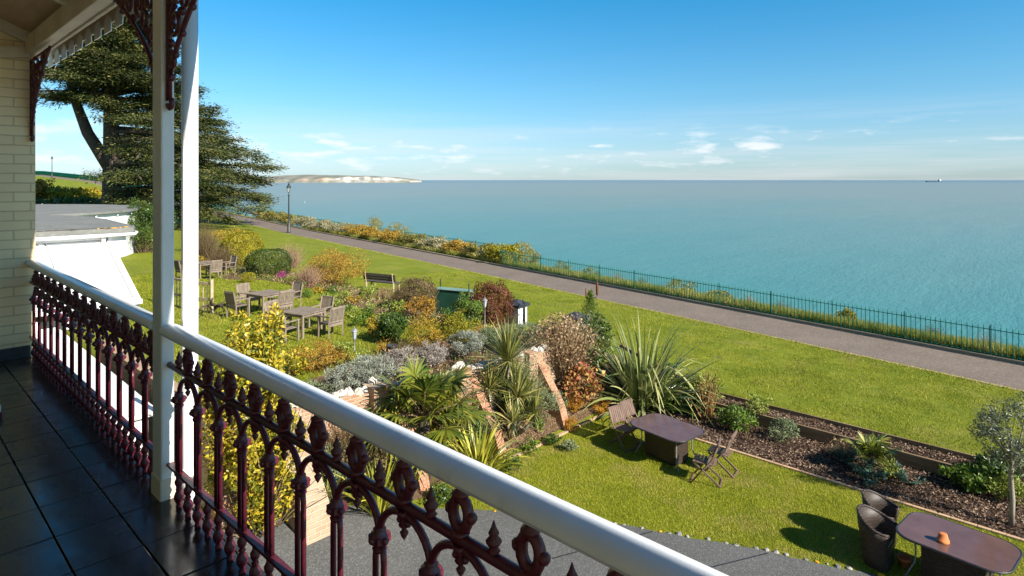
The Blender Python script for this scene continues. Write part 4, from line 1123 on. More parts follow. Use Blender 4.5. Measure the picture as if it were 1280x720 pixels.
# railing on the cliff edge
rl = thing('cliff_railing', 'long green iron railing along the cliff side of the path', 'railing', (0, 0, 0))
def rp(s): return (-s, float(pn(s)) + 1.76 + 2.6 * float(sst(s, 31.5, 37) - sst(s, 95, 104)), float(pz(s)))
def off3(p, z): return (p[0], p[1], p[2] + z)
br_near = []; far = MB(); posts = []
ss_ = np.arange(-4, 118, .165)
vis_from = 1.2
cnt = 0
for i, s in enumerate(ss_):
    p = rp(s)
    if s > vis_from and cnt < 96:
        cnt += 1; MB().tube([off3(p, .08), off3(p, 1.10), off3(p, 1.17)], [.0155, .0155, .002], 5).build('bar', M['green_metal'], rl)
    else:
        r = .016 if s < 60 else .018
        far.tube([off3(p, .08), off3(p, 1.10), off3(p, 1.17)], [r, r, .002], 4)
stuff(far.build('bar_run', M['green_metal'], rl))
for zz in (.14, 1.0):
    MB().tube([off3(rp(s), zz) for s in np.arange(-4, 118.1, 1.0)], .016, 5).build('rail', M['green_metal'], rl)
for i in range(44):
    s = .3 + 2.75 * i; p = rp(s); MB().box(off3(p, .58), (.032, .032, 1.2)).build('post', M['green_metal'], rl)
gf = thing('hill_railing', 'green mesh railing on the skyline of the far left hill', 'railing', (0, 0, 0))
mh = MB(); pth = [rp(s) for s in np.arange(118, 296, 2.0)]
for zz in (.15, .6, 1.15): mh.tube([off3(p, zz) for p in pth], .035, 4)
for s in np.arange(118, 296, .22):
    p = rp(s); mh.tube([off3(p, 0), off3(p, 1.2)], .045, 3)
mh.build('bars', mat_noise('green_mesh', (.01, .26, .12), (.02, .36, .17), 3, .6, .3, 0), gf)

# ------------------------------------------------------------------ ship
dS, lS = cam_dir(1167.5)
Ds = 9500.0; c = dS * Ds * lS
sh = thing('cargo_ship', 'small dark blue cargo ship with white bridge on the horizon', 'ship', (c.x, c.y, -25), R(43.8))
hullm = mat_noise('ship_hull_blue', (.02, .05, .10), (.03, .07, .13), .05, .6, .3, 0)
MB().extrude([(-112, -14, -3), (96, -14, -3), (110, -14, 16), (60, -14, 13), (-100, -14, 13), (-124, -14, 19)], (0, 28, 0)).build('hull', hullm, sh)
MB().box((88, 0, 26), (22, 26, 27)).build('bridge', M['white'], sh)
MB().box((78, 0, 40), (12, 30, 4)).build('bridge_deck', M['white'], sh)
MB().box((70, 0, 24), (10, 10, 24)).build('funnel', hullm, sh)
for x in (-70, -25, 20): MB().box((x, 0, 17), (5, 5, 12)).build('crane', hullm, sh)
# distant sailing boat
dS, lS = cam_dir(381)
bD = 78000 / 26.; c = dS * 860 * lS
sbt = thing('sailing_boat', 'tiny white sailing boat on the water beside the lamp', 'boat', (c.x, c.y, -25), .4)
MB().extrude([(-3.5, -1, 0), (3.5, -1, 0), (4.4, -1, 1.1), (-3.5, -1, 1.0)], (0, 2, 0)).build('hull', M['pvc'], sbt); sbt.scale = (.32, .32, .32)
MB().extrude([(-2.6, -.05, 1.8), (.6, -.05, 1.8), (.7, -.05, 11)], (0, .1, 0)).build('sail', M['pvc'], sbt)
MB().tube([(.8, 0, 1), (.8, 0, 11.6)], .08, 6).build('mast', M['grey_metal'], sbt)

# ------------------------------------------------------------------ plants of the lower garden
shrub('tall golden leaved shrub behind the balcony railing, in front of the brick wall', 10.75, 4.76, 2.15, 3.85, 'golden', 21000, (.095, .042), 'golden_shrub', clumps=110, cr=.2, inner=.35, taper=.32, lump=.1)

def fan_palm(label, s, n, trunk, nl, L, name='fan_palm', blade=.55, z=None, spread=88):
    g = G(); t = thing(name, label, 'palm', (-s, n, Z(s, n) - .02), g.uniform(0, 6))
    if trunk > .15:
        MB().tube([(0, 0, 0), (.02, .02, trunk * .5), (0, .03, trunk)], [.12, .13, .10], 9).build('trunk', M['bark'], t)
    P = []; Sd = []; pet = MB()
    for i in range(nl):
        a = i * 2.4 + g.normal(0, .15); el = R(82) - (i / nl) ** .8 * R(spread) + g.normal(0, .1)
        d = np.array([math.cos(a) * math.cos(el), math.sin(a) * math.cos(el), math.sin(el)])
        hub = np.array([0, 0, trunk]) + d * L * g.uniform(.45, .65) * (.7 if i < 5 else 1) - np.array([0, 0, .10 * L * (1 - math.sin(el))])
        pet.tube([(0, 0, trunk), tuple((np.array([0, 0, trunk]) + hub) / 2 + np.array([0, 0, .05])), tuple(hub)], [.018, .013, .009], 5)
        side = unit(np.cross(d, [0, 0, 1.0]))[None][0]; nrm = np.cross(side, d)
        nb = 26
        for j in range(nb):
            w = (j / (nb - 1) - .5) * 2 * R(128)
            bd = d * math.cos(w) + side * math.sin(w)
            bl = blade * L * (1 - .25 * abs(w) / R(128)) * g.uniform(.85, 1.08)
            tt = np.linspace(0, 1, 6)[:, None]
            p = hub + bd * bl * tt + nrm * (.10 * bl * np.abs(np.sin(w)) * tt) + np.array([0, 0, -1.0]) * (bl * .32 * tt ** 2.4 * (.6 + .8 * g.random()))
            pr_ = np.array([.5, .9, 1, .8, .5, .06])[:, None] * .021 * L
            P.append(p); Sd.append(unit(np.cross(bd, nrm) + nrm * g.normal(0, .35))[None] * pr_)
    strips_mesh('fronds', np.array(P), np.array(Sd), LF['palm'], t); pet.build('leaf_stalks', M['twig'], t)
    return t
fan_palm('bushy fan palm with short trunk in front of the brick wall', 10.45, 8.25, 1.25, 30, 1.45)
fan_palm('small fan palm in the raised strip of bed near the olive tree', *at(1090, 577, .26), .3, 11, .72, 'dwarf_fan_palm', .62, spread=52)

def strap_plant(label, s, n, nb, L, w, mat, name, cat='plant', base=.12, **kw):
    g = G(); t = thing(name, label, cat, (-s, n, Z(s, n) - .02))
    P, sd = straps(g, nb, L, w, base=base, **kw); strips_mesh('leaves', P, sd, LF[mat], t); return t
strap_plant('huge New Zealand flax clump with long arching leaves beside the folding chairs', *at(803, 503, .1), 300, 2.7, .10, 'strap', 'flax_plant', th0=(.05, 1.25), droop=(.3, 1.8), base=.5, m=10, fold_p=.2)
strap_plant('yellow striped flax at the foot of the fan palm', 9.98, 9.35, 170, 1.35, .07, 'yellowstrap', 'variegated_flax', th0=(.05, .95), droop=(.4, 1.9), base=.25)
strap_plant('yellow striped flax seen between the railing bars by the driveway', 9.95, 6.75, 90, 1.3, .055, 'yellowstrap', 'variegated_flax', th0=(.05, .8), droop=(.4, 1.7), base=.2)
strap_plant('thin leaved green clump against the pale buttress', 10.7, 6.1, 90, 1.45, .03, 'cordy', 'grassy_clump', th0=(.05, 1.0), droop=(.3, 1.9), base=.15)
for (s, n, L) in ((10.9, 4.95, .55),):
    strap_plant('short broad leaved plant at the foot of the pale buttress', s, n, 26, L, .09, 'bright', 'leafy_plant', th0=(.2, .9), droop=(.3, 1.2))
# cordyline: several stems with spiky heads
g = G(); t = thing('cordyline', 'tall spiky cabbage palm with several stems by the brick wall', 'palm', (-10.62, 10.95, Z(10.62, 10.95) - .02))
stm = MB(); PP = []; SS = []
for (dx, dy, hh, L, nb) in ((0, 0, 1.75, 1.15, 170), (.35, -.1, 1.0, .85, 100), (.15, .38, .8, .8, 90), (-.2, -.35, 1.1, .85, 100), (.45, .3, .5, .7, 70), (.5, -.4, .55, .7, 70), (-.05, .2, 1.3, .7, 70)):
    top = (dx * 1.2, dy * 1.2, hh); stm.tube([(dx * .5, dy * .5, 0), (dx, dy, hh * .5), top], [.05, .04, .035], 7)
    P, sd = straps(g, nb, L, .046, th0=(.02, 1.45), droop=(.05, .7), base=.03, twist=.3); PP.append(P + np.array(top)); SS.append(sd)
    P, sd = straps(g, 26, L * .75, .04, th0=(1.6, 2.3), droop=(.3, .8), base=.03); P[:, :, 2] = np.minimum(P[:, :, 2], 0) ; 
    zz = np.linspace(0, 1, P.shape[1])[None, :]; P[:, :, 2] = -zz * L * .6 * g.uniform(.5, 1, (26, 1)); P[:, :, :2] *= .35; PP.append(P + np.array(top)); SS.append(sd)
strips_mesh('leaves', np.concatenate(PP), np.concatenate(SS), LF['cordy'], t); stm.build('stems', M['pale_bark'], t)

# dried hydrangea and neighbours
bare('large dried hydrangea thicket of pale brown stems above the buttress', 11.2, 13.8, 1.85, 1.6, 'tan', 1200, 6000, (.085, .05), .36, .022, 'hydrangea')
shrub('low hydrangea with red and orange leaves below the dried thicket', 10.5, 13.75, 1.3, 1.1, 'red', 420, (.15, .10), 'red_hydrangea', clumps=26)
bare('grey dried lavender at the top of the hydrangea thicket', *at(735, 425, .8), 1.4, 1.1, 'lavender', 260, 900)
shrub('dark leafy bush between the hydrangea and the big flax', 11.2, 15.0, 1.7, 1.5, 'green', 1500, (.12, .06), name='leafy_bush')
shrub('spreading green euphorbia below the second buttress', 10.75, 12.0, 1.7, .75, 'heather', 2600, (.075, .016), name='euphorbia', clumps=50, cr=.2)
shrub('sprawling grey green herb below the first buttress', 10.8, 9.9, 1.3, .6, 'heather', 1200, (.07, .018), name='herb')
shrub('orange heath clump close to the corner of the lower lawn', *at(717, 518, .15), .62, .42, 'heath_o', 1300, (.05, .014), name='heath', group='orange heaths')
shrub('small round orange heath at the brick edging', *at(714, 535, .1), .42, .34, 'heath_o', 900, (.045, .014), name='heath', group='orange heaths')
shrub('orange heath under the big flax leaves', *at(748, 512, .15), .7, .36, 'heath_o', 1100, (.05, .014), name='heath', group='orange heaths')
for (x, y, w, h, mt, lab) in ((699, 522, .4, .26, 'bright', 'bright green tuft beside the second buttress foot'), (690, 548, .42, .22, 'green', 'dark green tuft in the wall bed near the brick edging'),
        (662, 560, .5, .35, 'bright', 'round bright green plant at the end of the wall bed'), (712, 556, .4, .2, 'heather', 'grey green tuft touching the brick edging'), (640, 583, .5, .45, 'green', 'green sprouting plant near the driveway end of the bed'),
        (672, 540, .4, .25, 'bright', 'fresh green tuft in the middle of the wall bed')):
    shrub(lab, *at(x, y, .15), w, h, mt, 420, (.06, .03), name='small_plant', cat='plant', stems=False)
# low planting along the drive, seen between the railing bars
for (s, n, w, h, mt, lab) in ((10.5, 7.6, .9, .5, 'heather', 'low grey green plant beside the first striped flax'), (9.6, 8.0, .8, .3, 'green', 'low green ground plant at the driveway edge'), (11.0, 7.0, .9, .8, 'green', 'leafy climber at the foot of the red brick wall'), (9.35, 8.9, .5, .25, 'bright', 'small bright plant at the corner of driveway and lawn')):
    shrub(lab, s, n, w, h, mt, 800, (.06, .03), name='small_plant', cat='plant', stems=False)

for n, w, h, mt, lab in ((9.3, 1.5, 1.5, 'tan', 'dry brown climber on the brick wall behind the fan palm'), (11.5, 1.7, 1.6, 'heather', 'straggly grey green climber on the wall right of the cordyline'), (6.7, 1.3, 1.5, 'brown', 'dark straggly climber on the brick wall near the golden shrub')):
    bare(lab, 11.0, n, w, h, mt, 620, 2600, (.06, .03), .38, .014, 'wall_climber', 'climber')

for s, n, w, h, mt, lab in ((10.95, 8.95, 1.1, 1.0, 'yellowgreen', 'yellowish undergrowth between the fan palm and the first buttress'), (10.9, 7.2, 1.2, 1.1, 'brown', 'brown undergrowth left of the fan palm'), (10.8, 11.6, 1.1, .8, 'yellowgreen', 'olive undergrowth right of the cordyline stems'), (10.85, 9.75, .9, .9, 'green', 'dark undergrowth at the first buttress'), (10.9, 6.2, 1.1, 1.0, 'heather', 'pale undergrowth below the wall behind the grassy clump')):
    shrub(lab, s, n, w, h, mt, 1300, (.08, .035), name='undergrowth')
# mulch bed plants
shrub('leafy bright green plant at the foot of the big flax', *at(832, 511, .05), .95, .42, 'bright', 1000, (.10, .05), name='leafy_plant', cat='plant', stems=False)
g = G(); t = thing('dead_stalks', 'brown dead flower stalks behind the far table', 'plant', gp(*at(884, 524, .05)))
P, sd = twigs(g, 60, .9, 1.35, .03, .16, 6, .05); strips_mesh('stalks', P, sd, LF['stalk'], t)
k = g.integers(0, 60, 500); j = g.integers(1, 6, 500); c = P[k, j] + g.normal(0, .04, (500, 3)); dd = g.normal(size=(500, 3)); dd[:, 2] -= .5; c[:, 2] = np.maximum(c[:, 2], .02)
np_mesh('dry_leaves', leaf_quads(c, dd, .09, .035, g), 4, LF['stalk'], t)
shrub('strappy pale green plant behind the dead stalks', *at(880, 500, .3), .9, .6, 'lime', 500, (.28, .04), name='leafy_plant', cat='plant', stems=False)
shrub('dark green rosette left of the raised strip', *at(862, 502, .3), .9, .4, 'green', 700, (.14, .05), name='leafy_plant', cat='plant', stems=False)
shrub('green bushy plant spilling over the timber board', *at(925, 524, .3), 1.0, .62, 'bright', 1500, (.085, .04), name='bushy_plant', cat='plant', stems=False)
shrub('yellowish green plant right of the spilling bushy one', *at(948, 515, .3), .8, .5, 'lime', 800, (.06, .03), name='bushy_plant', cat='plant', stems=False)
shrub('feathery green plant third along the timber board', *at(980, 536, .3), .9, .5, 'heather', 1500, (.07, .02), name='feathery_plant', cat='plant', stems=False)
bare('wispy dry plant beside the small fan palm', *at(1052, 558, .3), .8, .5, 'tan', 120, 400, (.06, .02), .5, .01, 'dry_plant', 'plant')
shrub('small yellow flowering plant at the fan palm foot', *at(1110, 580, .28), .5, .35, 'lime', 350, (.07, .035), name='small_plant', cat='plant', stems=False)
def fern(label, s, n, L, nb=16):
    g = G(); t = thing('fern', label, 'fern', gp(s, n)); P, sd = straps(g, nb, L, .02, th0=(.3, 1.0), droop=(.4, 1.2), m=9)
    qs = []
    for i in range(nb):
        for j in range(1, 9):
            for sg in (-1, 1):
                d = unit(sd[i, 4]) * sg + (P[i, j] - P[i, j - 1]) / np.linalg.norm(P[i, j] - P[i, j - 1]) * .5
                for f_ in (0, .5): qs.append((P[i, j] - (P[i, j] - P[i, j - 1]) * f_, d + g.normal(0, .15, 3), L * .28 * math.sin(math.pi * (j + .5) / 9.5)))
    c = np.array([q[0] for q in qs]); d = np.array([q[1] for q in qs]); ll = np.array([q[2] for q in qs])
    np_mesh('fronds', leaf_quads(c, d, ll[:, None] * 1.0, ll[:, None] * .32, g), 4, LF['fern'], t)
fern('blue green fern with pale stalks left of the small fan palm', *at(1057, 578, .02), .5)
fern('dark blue green fern below the small fan palm', *at(1087, 600, .02), .52)
fern('small green fern in the mulch right of the other ferns', *at(1136, 603, .02), .42, 10)
shrub('lush bright green shrub at the right end of the raised bed', *at(1216, 594, .27), .95, .45, 'bright', 2600, (.11, .06), name='lush_shrub', stems=False)
shrub('dark green shrub behind the lush one near the olive', *at(1244, 594, .28), .9, .4, 'green', 1000, (.1, .05), name='lush_shrub', stems=False)
shrub('yellowing plant at the olive trunk foot', *at(1262, 622, .1), .8, .5, 'lime', 600, (.08, .03), name='small_plant', cat='plant')
# olive tree
g = G(); so_, no_ = at(1264, 658, 0)
ot = thing('olive_tree', 'young olive tree with slim trunk at the right edge of the garden', 'tree', gp(so_, no_))
q = MB(); q.tube([(0, 0, 0), (.02, .01, .5), (-.01, .03, .95), (.03, .0, 1.25)], [.05, .042, .038, .034], 9)
tips = []
for i in range(9):
    a = i * 2.4; r = g.uniform(.25, .6); zt3 = g.uniform(1.5, 2.25)
    e = (math.cos(a) * r, math.sin(a) * r, zt3); q.tube([(0, 0, 1.1 + .03 * i), (e[0] * .5, e[1] * .5, 1.35 + .04 * i), e], [.022, .016, .006], 6); tips.append(e)
q.build('trunk', M['pale_bark'], ot)
qs = blob(g, 4200, .70, .70, 1.55, .075, .018, 42, .22, .3, .2, 1.0, .15); np_mesh('crown', qs, 4, LF['olive'], ot)

# aloe like flower spikes with ferny leaves by the second pier
sa, na = at(738, 424, .75)
t = thing('spiky_conifer', 'young feathery conifer with reddish flower spikes near the second pier', 'plant', gp(sa, na))
g = G(); qs = []
c = np.stack([g.normal(0, 1, 1500), g.normal(0, 1, 1500), g.uniform(.1, 1.75, 1500)], 1); c[:, :2] *= (.30 * (1.85 - c[:, 2:3]) / 1.85)
dd = c * np.array([2.5, 2.5, 0]) + g.normal(0, .3, c.shape); dd[:, 2] += .5
np_mesh('foliage', leaf_quads(c, dd, .13, .025, g), 4, LF['bright'], t)
fq = MB(); fq.tube([(0, .25, 0), (.05, .3, 1.0), (.05, .34, 1.9)], [.018, .014, .01], 6); fq.tube([(-.2, .3, .1), (-.42, .5, .9), (-.66, .62, 1.55)], [.018, .014, .01], 6); fq.build('spike_stems', M['twig'], t)
fs = MB(); fs.lathe([(.01, 1.55), (.045, 1.65), (.05, 1.9), (.03, 2.05), (.002, 2.12)], (.05, .34, 0), 8); fs.tube([(-.56, .57, 1.3), (-.63, .61, 1.48), (-.72, .66, 1.72)], [.02, .05, .012], 8); fs.build('flower_spike', LF['rust'], t)

# ------------------------------------------------------------------ terrace planting
def lav(label, x, w, h, mt, s=12.15, z=None, leaf=(.085, .016), nl=2600):
    n = on_s(x, s)
    shrub(label, s, n, w * .98, h * 1.02, mt, nl, leaf, name='lavender', cat='shrub', z=Z(s, n) + .12, clumps=70, cr=.2, up=.8, group='lavender mounds along the wall top', stems=True, lump=.08)
lav('silver grey lavender mound leftmost above the brick wall', 432, 1.0, .62, 'silver', 12.4)
lav('large silvery lavender mound above the brick pier', 464, 1.25, .78, 'silver', 12.2)
lav('pinkish grey lavender mound right of the large silvery one', 502, 1.1, .62, 'lavender', 12.5)
lav('pinkish grey lavender mound behind the palm fronds', 538, 1.0, .58, 'lavender', 12.5)
lav('rounded grey green lavender above the second pier', 584, 1.05, .6, 'silver', 12.7)
lav('grey green mound left of the cordyline head', 618, 1.2, .5, 'heather', 12.7)
lav('broad grey green mound behind the cordyline head', 655, 1.4, .55, 'heather', 12.9)
bare('pale dry stems in front of the rounded lavender', 12.0, on_s(585, 12.0), .7, .45, 'pink', 120, 200, (.04, .015), .5, .01, 'dry_plant', 'plant')
shrub('low green spreading plant left of the lavender row', 12.7, on_s(398, 12.7), 1.3, .45, 'heather', 900, (.06, .02), name='low_shrub')
shrub('low bronze heath in front of the nearest table', *at(397, 462, 1.6), 1.7, .75, 'orange', 2400, (.06, .022), name='heath', group='bronze heaths')
shrub('green and yellow plant beside the bronze heath', *at(432, 455, 1.6), .9, .6, 'lime', 800, (.08, .04), name='leafy_plant', cat='plant')
shrub('golden spray of leaves right of the tall golden shrub', *at(368, 470, 1.6), .8, .6, 'golden', 500, (.1, .045), name='golden_shrub')
# bed between terrace lawn and sea lawn, right to left
shrub('glossy dark green rounded shrub at the lawn edge near lantern', *at(489, 432, 1.5), 1.0, .95, 'green', 2600, (.09, .045), clumps=50)
shrub('pale green small plant on top of the glossy shrub', *at(497, 400, 1.4), .6, .5, 'lime', 500, (.09, .045), name='leafy_plant', cat='plant')
shrub('tan and gold shrub right of the glossy green one', *at(528, 440, 1.5), 1.35, .95, 'gold_brown', 1700, (.06, .025))
bare('reddish brown twiggy plant in front of the tan shrub', *at(505, 452, 1.5), 1.5, .5, 'brown', 260, 600)
shrub('orange shrub under the brown rounded bush', *at(530, 412, 1.3), 1.1, .95, 'orange', 1500, (.07, .035))
clip_bush('brown rounded bush left of the green cabinet', *at(521, 399, 1.15), 1.5, 1.35, 'brown', 12000, (.06, .03), e=2.1, shell=.3, lump=2.6)
shrub('bright green shrub in front of the green cabinet', *at(582, 420, 1.25), 1.35, 1.05, 'bright', 2400, (.08, .04))
shrub('olive green shrub below the bright green one', *at(572, 440, 1.4), 1.3, .95, 'yellowgreen', 1800, (.07, .03))
clip_bush('rust red rounded bush beside the white gate pier', *at(614, 408, 1.05), 1.6, 1.65, 'rust', 13000, (.07, .035), e=2.1, shell=.3, lump=2.6)
bare('tan grass clump below the bench', *at(480, 378, 1.15), 1.0, .75, 'tan', 300, 400, (.06, .015), .35, .012, 'grass_clump', 'plant')
bare('brown twiggy bush at the right end of the bench', *at(497, 384, 1.15), 1.1, .8, 'brown', 300, 700)
shrub('lime green plant left of the bench legs', *at(459, 378, 1.2), .9, .6, 'lime', 700, (.09, .04), name='leafy_plant', cat='plant')
shrub('large orange brown shrub left of the bench', *at(418, 354, 1.25), 3.4, 1.9, 'orange', 5200, (.085, .04), clumps=90)
bare('tan dry shrub in front of the orange brown one', *at(385, 358, 1.45), 2.0, 1.1, 'pink', 420, 900)
clip_bush('clipped dark green dome on the terrace', *at(336, 344, 1.5), 2.15, 1.45, 'clip', 13000, (.07, .04), e=2.5)
clip_bush('clipped yellow green bush behind the dark dome', *at(303, 331, 1.5), 2.2, 2.05, 'yellowgreen', 14000, (.08, .045), e=2.6)
shrub('loose golden shrub behind the clipped yellow one', *at(292, 313, 1.5), 3.2, 2.0, 'gold_brown', 3200, (.10, .05), clumps=60)
bare('pinkish dry shrub behind the clipped dark dome', *at(362, 331, 1.3), 2.6, 1.5, 'pink', 520, 1800)
bare('brown leafless shrub by the farthest table', *at(256, 330, 1.6), 3.4, 2.1, 'brown', 800, 1600, (.06, .025), .45)
bare('second brown leafless shrub left of the clipped yellow one', *at(277, 338, 1.6), 2.2, 1.5, 'brown', 500, 1000, (.06, .025), .45)
shrub('yellow plant at the farthest table edge', *at(250, 338, 1.6), 1.0, .8, 'gold_brown', 500, (.1, .05), name='leafy_plant', cat='plant')
shrub('small clipped yellowish cushion at the foot of dark dome', *at(311, 353, 1.6), .8, .5, 'yellowgreen', 1200, (.05, .03), name='cushion_plant', cat='plant', stems=False)
shrub('pink flowering clump below the clipped dark dome', *at(353, 350, 1.5), .55, .5, 'pinkflower', 420, (.06, .04), name='flower_clump', cat='flower', stems=False)
g = G()
spots = [(372, 365), (385, 372), (398, 366), (410, 376), (404, 388), (420, 384), (432, 392), (440, 380), (446, 398), (452, 408), (430, 372), (415, 366), (470, 410), (478, 402), (462, 398), (364, 352), (378, 356), (468, 420)]
labs = {'lime': 'small lime green clump in the terrace flower bed', 'bright': 'small fresh green clump in the terrace flower bed', 'gold_brown': 'small golden brown clump in the terrace flower bed'}
for i, (x, y) in enumerate(spots):
    mt = ('lime', 'bright', 'gold_brown', 'lime', 'bright')[i % 5]
    shrub(labs[mt], *at(x + g.normal(0, 2), y + 3, 1.5), g.uniform(.45, .8), g.uniform(.22, .42), mt, 260, (.09, .045), name='bedding_plant', cat='plant', group='bedding plants in the terrace flower bed', stems=False)
shrub('white flowering plant beside the fresh clumps under the bench', *at(463, 396, 1.4), .4, .35, 'lime', 200, (.06, .04), name='flower_clump', cat='flower', stems=False)
for i, (x, y, w) in enumerate(((520, 448, .9), (550, 446, .8), (478, 448, .7), (545, 430, .9), (595, 436, .8), (600, 425, .7))):
    bare('low reddish dry plant on the soil above the lavender row', *at(x, y, 1.45), w, .4, ('brown', 'pink', 'orange')[i % 3], 140, 260, (.05, .02), .6, .012, 'dry_plant', 'plant', 'low dry plants above the lavender row')
g = G()
for mt, K in (('bright', 5200), ('tan', 4200), ('rust', 2200), ('lime', 2600), ('pink', 2600)):
    cs = g.uniform(12.2, 36, 420); cn = g.uniform(8.0, 17.2, 420); ok = bedmask(cs, cn); cs = cs[ok]; cn = cn[ok]
    k = g.integers(0, len(cs), K); s = cs[k] + g.normal(0, .16, K); n = cn[k] + g.normal(0, .16, K)
    z = zt(s, n) + np.abs(g.normal(0, .10, K)) + .01
    d = g.normal(size=(K, 3)); d[:, 2] = np.abs(d[:, 2]) + .3
    stuff(np_mesh('ground_cover', leaf_quads(np.stack([-s, n, z], 1), d, .10, .04, g), 4, LF[mt]))
# plants around the tree foot and the round bay
shrub('dark evergreen bush right behind the round bay', 47, on_s(182, 47), 4.0, 3.4, 'green', 4200, (.16, .08), clumps=60)
shrub('green and yellow low plants beside the white corner pier', *at(176, 305, 1.6), 1.5, .9, 'bright', 600, (.12, .06))
bare('brown shrub between the tree foot and the farthest table', *at(250, 312, 1.6), 4.5, 2.2, 'brown', 700, 1500, (.08, .03))

# hedge along the cliff side of the path
hb = [(33.2, 2.8, 2.1, 'heather' if False else 'yellowgreen', 'round green bush ending the hedge before the railing'), (36.2, 3.4, 1.7, 'hedge', 'mixed green hedge shrub beside the round end bush'), (39.6, 3.6, 1.65, 'hedge_gold', 'gold tinted hedge shrub near the round end bush'),
      (43.2, 3.8, 1.6, 'hedge_pale', 'pale flowering hedge shrub above the bench'), (47, 4.0, 1.7, 'hedge', 'greenish hedge shrub in the middle of the hedge'), (51, 4.2, 1.8, 'hedge_gold', 'bright gold hedge shrub in the middle of the hedge'),
      (55.2, 4.4, 1.8, 'hedge_gold', 'orange gold hedge shrub left of the bright gold one'), (59.6, 4.6, 1.8, 'hedge_gold', 'orange brown hedge shrub right of the street lamp'), (64.2, 4.8, 1.8, 'hedge_pale', 'cream coloured hedge shrub right beside the street lamp'),
      (69, 5.0, 1.8, 'hedge_pale', 'cream coloured hedge shrub behind the street lamp'), (74, 5.2, 1.9, 'hedge_pale', 'pale hedge shrub left of the street lamp'), (79.2, 5.4, 1.9, 'hedge', 'pale green hedge shrub farther left of the lamp'), (84.6, 5.6, 2.0, 'hedge', 'dark green hedge shrub near the path shadow'), (90, 5.6, 1.9, 'hedge', 'dark hedge shrub at the far end of the hedge')]
for s, w, h, mt, lab in hb:
    shrub(lab, s, float(pn(s)) + 3.05 + (.1 if s > 34 else -.2), w * 1.25, h * .84, mt, 7500, (.115, .07), name='hedge_shrub', cat='hedge', clumps=60, cr=.24, depth=2.6, group='hedge along the path', z=float(pz(s)) - .25, stems=False, flat=1)
gs = [(31.0, 3.6, 2.2, 1.6, 'gorse bush in yellow flower just beyond the railing end'), (33.6, 5.2, 3.0, 1.9, 'gorse bush in yellow flower behind the round end bush'), (28.0, 3.9, 1.6, 1.0, 'small grey green bush right of the nearest gorse'), (25.0, 4.0, 1.6, .8, 'low dry bush beyond the railing, right of the gorse'), (17.6, 3.8, 2.0, .95, 'yellow flowering low gorse beyond the railing, middle of the run'), (15.2, 3.9, 1.4, .75, 'small yellow flowered gorse beside the low middle one'), (8.6, 4.0, .9, .8, 'single yellow gorse sprig beyond the right part of railing'),
      (55, 5.6, 3.2, 2.3, 'yellow bush rising behind the gold hedge shrub'), (61, 5.9, 2.6, 2.6, 'thin sapling like bush behind the hedge right of the lamp')]
for i, (s, dn, w, h, lab) in enumerate(gs):
    shrub(lab, s, float(pn(s)) + dn, w, h, 'heather' if i in (2, 3) else 'gorse', 900 if s < 30 else 1500, (.10, .05), name='gorse', clumps=30, group='gorse beyond the railing', z=float(pz(s)) - .35)
for i, s in enumerate((5.2, 3.4, 11.6, 13.4, 20.5, 22.5)):
    bare('dry brown twiggy plant beyond the railing', s, float(pn(s)) + 3.9, 1.5, .85, ('brown', 'tan')[i % 2], 160, 260, (.06, .02), .4, .012, 'dry_plant', 'plant', 'dry plants beyond the railing')

# ------------------------------------------------------------------ hedges of the far left hill
def far_bush(label, px, s, w, h, mt, nl=2200, leaf=(.42, .26), zb=None, dep=None):
    n = on_s(px, s); g = G()
    t = thing('hill_bush', label, 'hedge', (-s, n, (Z(s, n) if zb is None else zb) - .2), 0)
    np_mesh('foliage', blob(g, nl, w / 2, (dep or w) / 2, h, leaf[0], leaf[1], 44, .26, .5), 4, LF[mt], t)
far_bush('long bright green hedge on the far left hill', 72, 112, 11, 3.0, 'yellowgreen', 4200)
far_bush('dark green hedge below the bright hill hedge', 95, 100, 15, 2.0, 'green', 4200)
far_bush('orange tinted hedge right of the bright hill hedge', 103, 118, 9, 2.6, 'gold_brown', 3400)
far_bush('small brown bush at the left end of the hill hedge', 47, 110, 4, 4.2, 'orange', 1500)

# ------------------------------------------------------------------ the big cedar
g = G(); sT, nT = 82.0, 19.6
ct = thing('cedar_tree', 'huge dark cedar tree with layered branches behind the flat roofs', 'tree', gp(sT, nT))
tk = MB()
tk.tube([(0, 0, -.3), (.1, .1, 2), (-.2, .2, 6), (.1, 0, 11), (0, .1, 17), (.1, 0, 24.5)], [1.15, .85, .78, .6, .35, .08], 12)
tk.tube([(.05, .05, 5.0), (-1.6, -1.5, 8.5), (-2.6, -2.6, 12.5), (-2.9, -3.0, 17)], [.62, .5, .36, .12], 10)
limbs = MB(); cc = []; dd = []
Hc = 26.0
def crown_r(z):
    return float(np.interp(z, [1.5, 3, 5, 7.5, 9.5, 12, 16, 20, 24, 26], [12.6, 15.4, 15.6, 14.0, 11.6, 8.8, 5.6, 3.6, 1.8, .5]))
